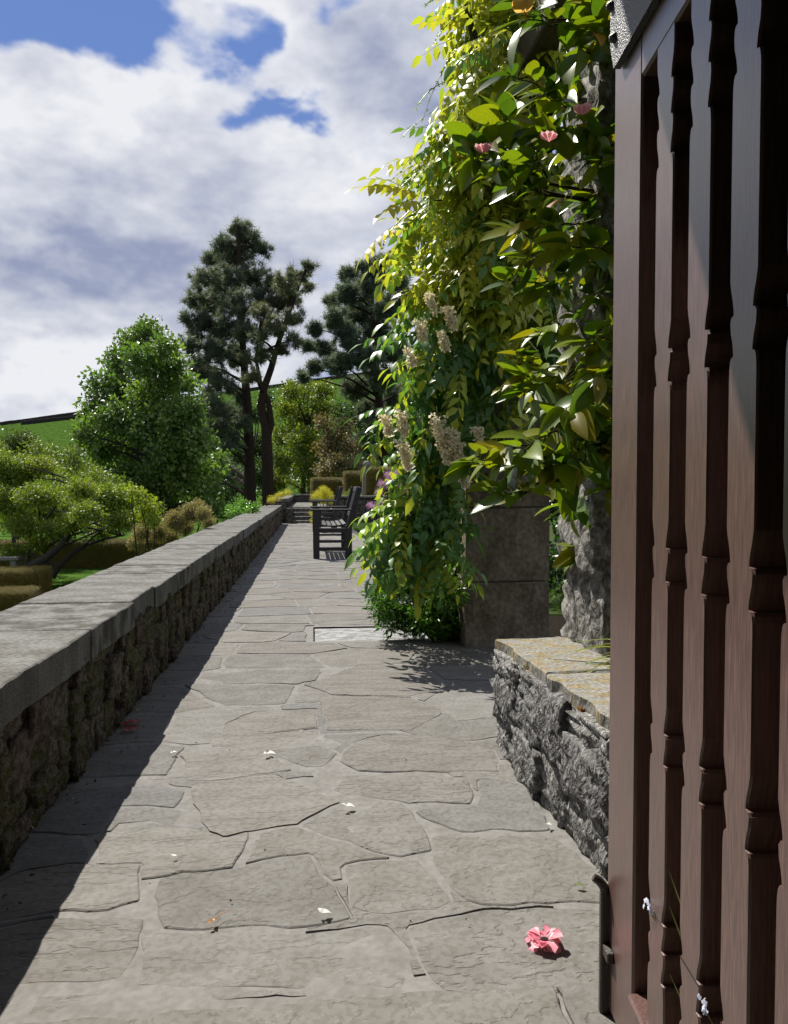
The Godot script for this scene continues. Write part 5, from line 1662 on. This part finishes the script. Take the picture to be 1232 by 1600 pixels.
	var wc := []
	for i in 70:
		var d := dir3()
		wf.append(Transform3D(spin().scaled(Vector3.ONE * rnd(.010, .018)), Vector3(.66, .40, -4.72) + d * Vector3(.28, .16, .2)))
		wc.append(Color(.9, .9, 1.))
	var wn := thing("white_flowers", "small white flowers on top of the low glossy shrub", "flowers", Vector3.ZERO)
	scatter("blossom", blossom, M.petal_white, wf, wc, wn)
	bush("pink_flowers", "lilac pink flower heads rising behind the bench by the wisteria", "flowers", "", Vector3(1.12, 0, -9.5), [Vector4(0.90,0.99,-9.64,0.08), Vector4(0.97,1.05,-9.38,0.08), Vector4(1.07,1.09,-9.42,0.08), Vector4(0.74,0.73,-9.63,0.06), Vector4(0.77,0.71,-9.33,0.05), Vector4(1.16,0.97,-9.63,0.08), Vector4(0.86,0.89,-9.58,0.06), Vector4(0.83,0.76,-9.47,0.05), Vector4(0.93,1.11,-9.41,0.05), Vector4(1.04,1.15,-9.61,0.06)], small, M.pink, 6500, .03, .045, Color(.7, .65, .75), Color(1.2, 1.2, 1.2))
	bush("dark_shrub", "dark evergreen shrub filling the gap between the two pillars", "shrub", "", Vector3(2.9, 0, -6.6), [Vector4(2.27,0.85,-7.01,0.35), Vector4(2.03,0.33,-6.24,0.31), Vector4(2.13,1.30,-6.58,0.38), Vector4(2.33,1.76,-6.65,0.44), Vector4(2.65,2.09,-6.60,0.49), Vector4(2.43,0.75,-6.43,0.37), Vector4(1.81,1.60,-6.25,0.31), Vector4(1.76,2.09,-6.69,0.33), Vector4(2.25,-0.21,-6.91,0.29), Vector4(1.51,2.57,-6.17,0.36), Vector4(1.98,2.78,-6.33,0.42), Vector4(2.65,3.20,-6.92,0.52), Vector4(3.03,1.32,-6.89,0.51), Vector4(2.98,0.15,-6.76,0.45)], broad, M.dark_leaf, 420, .11, .2, Color(.5, .6, .6), Color(1.5, 1.4, 1.2))
	# grass along the lawn's edge
	rng.seed = 550
	var bl := MB.new()
	for i in 7:
		bl.leaf(Vector3(rnd(-.4, .4), 0, rnd(-.4, .4)), Vector3(rnd(-.5, .5), 1, rnd(-.5, .5)).normalized(), Vector3(rnd(-1, 1), 0, rnd(-1, 1)), rnd(.7, 1.1), .07, .5, .2, 3)
	var xf := []
	var cols := []
	for i in 7000:
		var z := rnd(-20.2, -5.8)
		var x := .95 + pow(rng.randf(), 1.3) * 2.6 + .04 * sin(z * 3.0)
		var s := rnd(.04, .08)
		xf.append(Transform3D(Basis(Vector3.UP, rnd(0, TAU)).scaled(Vector3(s, s, s)), Vector3(x, -.006, z)))
		cols.append(Color(.7, .8, .7).lerp(Color(1.3, 1.2, 1.), rng.randf()))
	var gr := scatter("lawn_grass", bl.mesh(), M.grass, xf, cols, self)
	tag(gr, "short bright green lawn grass right of the path", "grass")
	# dry stone walls on the hill
	for q in [[Vector2(-140, -262), Vector2(60, -262), "dark dry stone wall along the hill's ridge"], [Vector2(-130, -243), Vector2(-58, -258), "dry stone wall running up to the ridge on the hill"], [Vector2(-79, -222), Vector2(-52, -224), "short dry stone wall lower on the green hillside"]]:
		var w := thing("field_wall", q[2], "wall", Vector3(q[0].x, 0, q[0].y), 0, "dry stone walls on the hill")
		var b := MB.new()
		var n := 30
		for i in n:
			var a: Vector2 = q[0].lerp(q[1], float(i) / n)
			var c: Vector2 = q[0].lerp(q[1], float(i + 1) / n)
			var ha := terrain_height(a.x, a.y)
			var hc := terrain_height(c.x, c.y)
			var o := Vector3(q[0].x, 0, q[0].y)
			var lx := a.distance_to(c)
			b.box(Vector3((a.x + c.x) * .5, (ha + hc) * .5 + .45 + rnd(-.06, .06), (a.y + c.y) * .5) - o, Vector3(lx * 1.02, 1.3, .7), .1, Basis(Vector3.UP, -atan2(c.y - a.y, c.x - a.x)) * Basis(Vector3.BACK, atan2(hc - ha, lx)))
		part("wall_run", b.mesh(), M.field_wall, w)
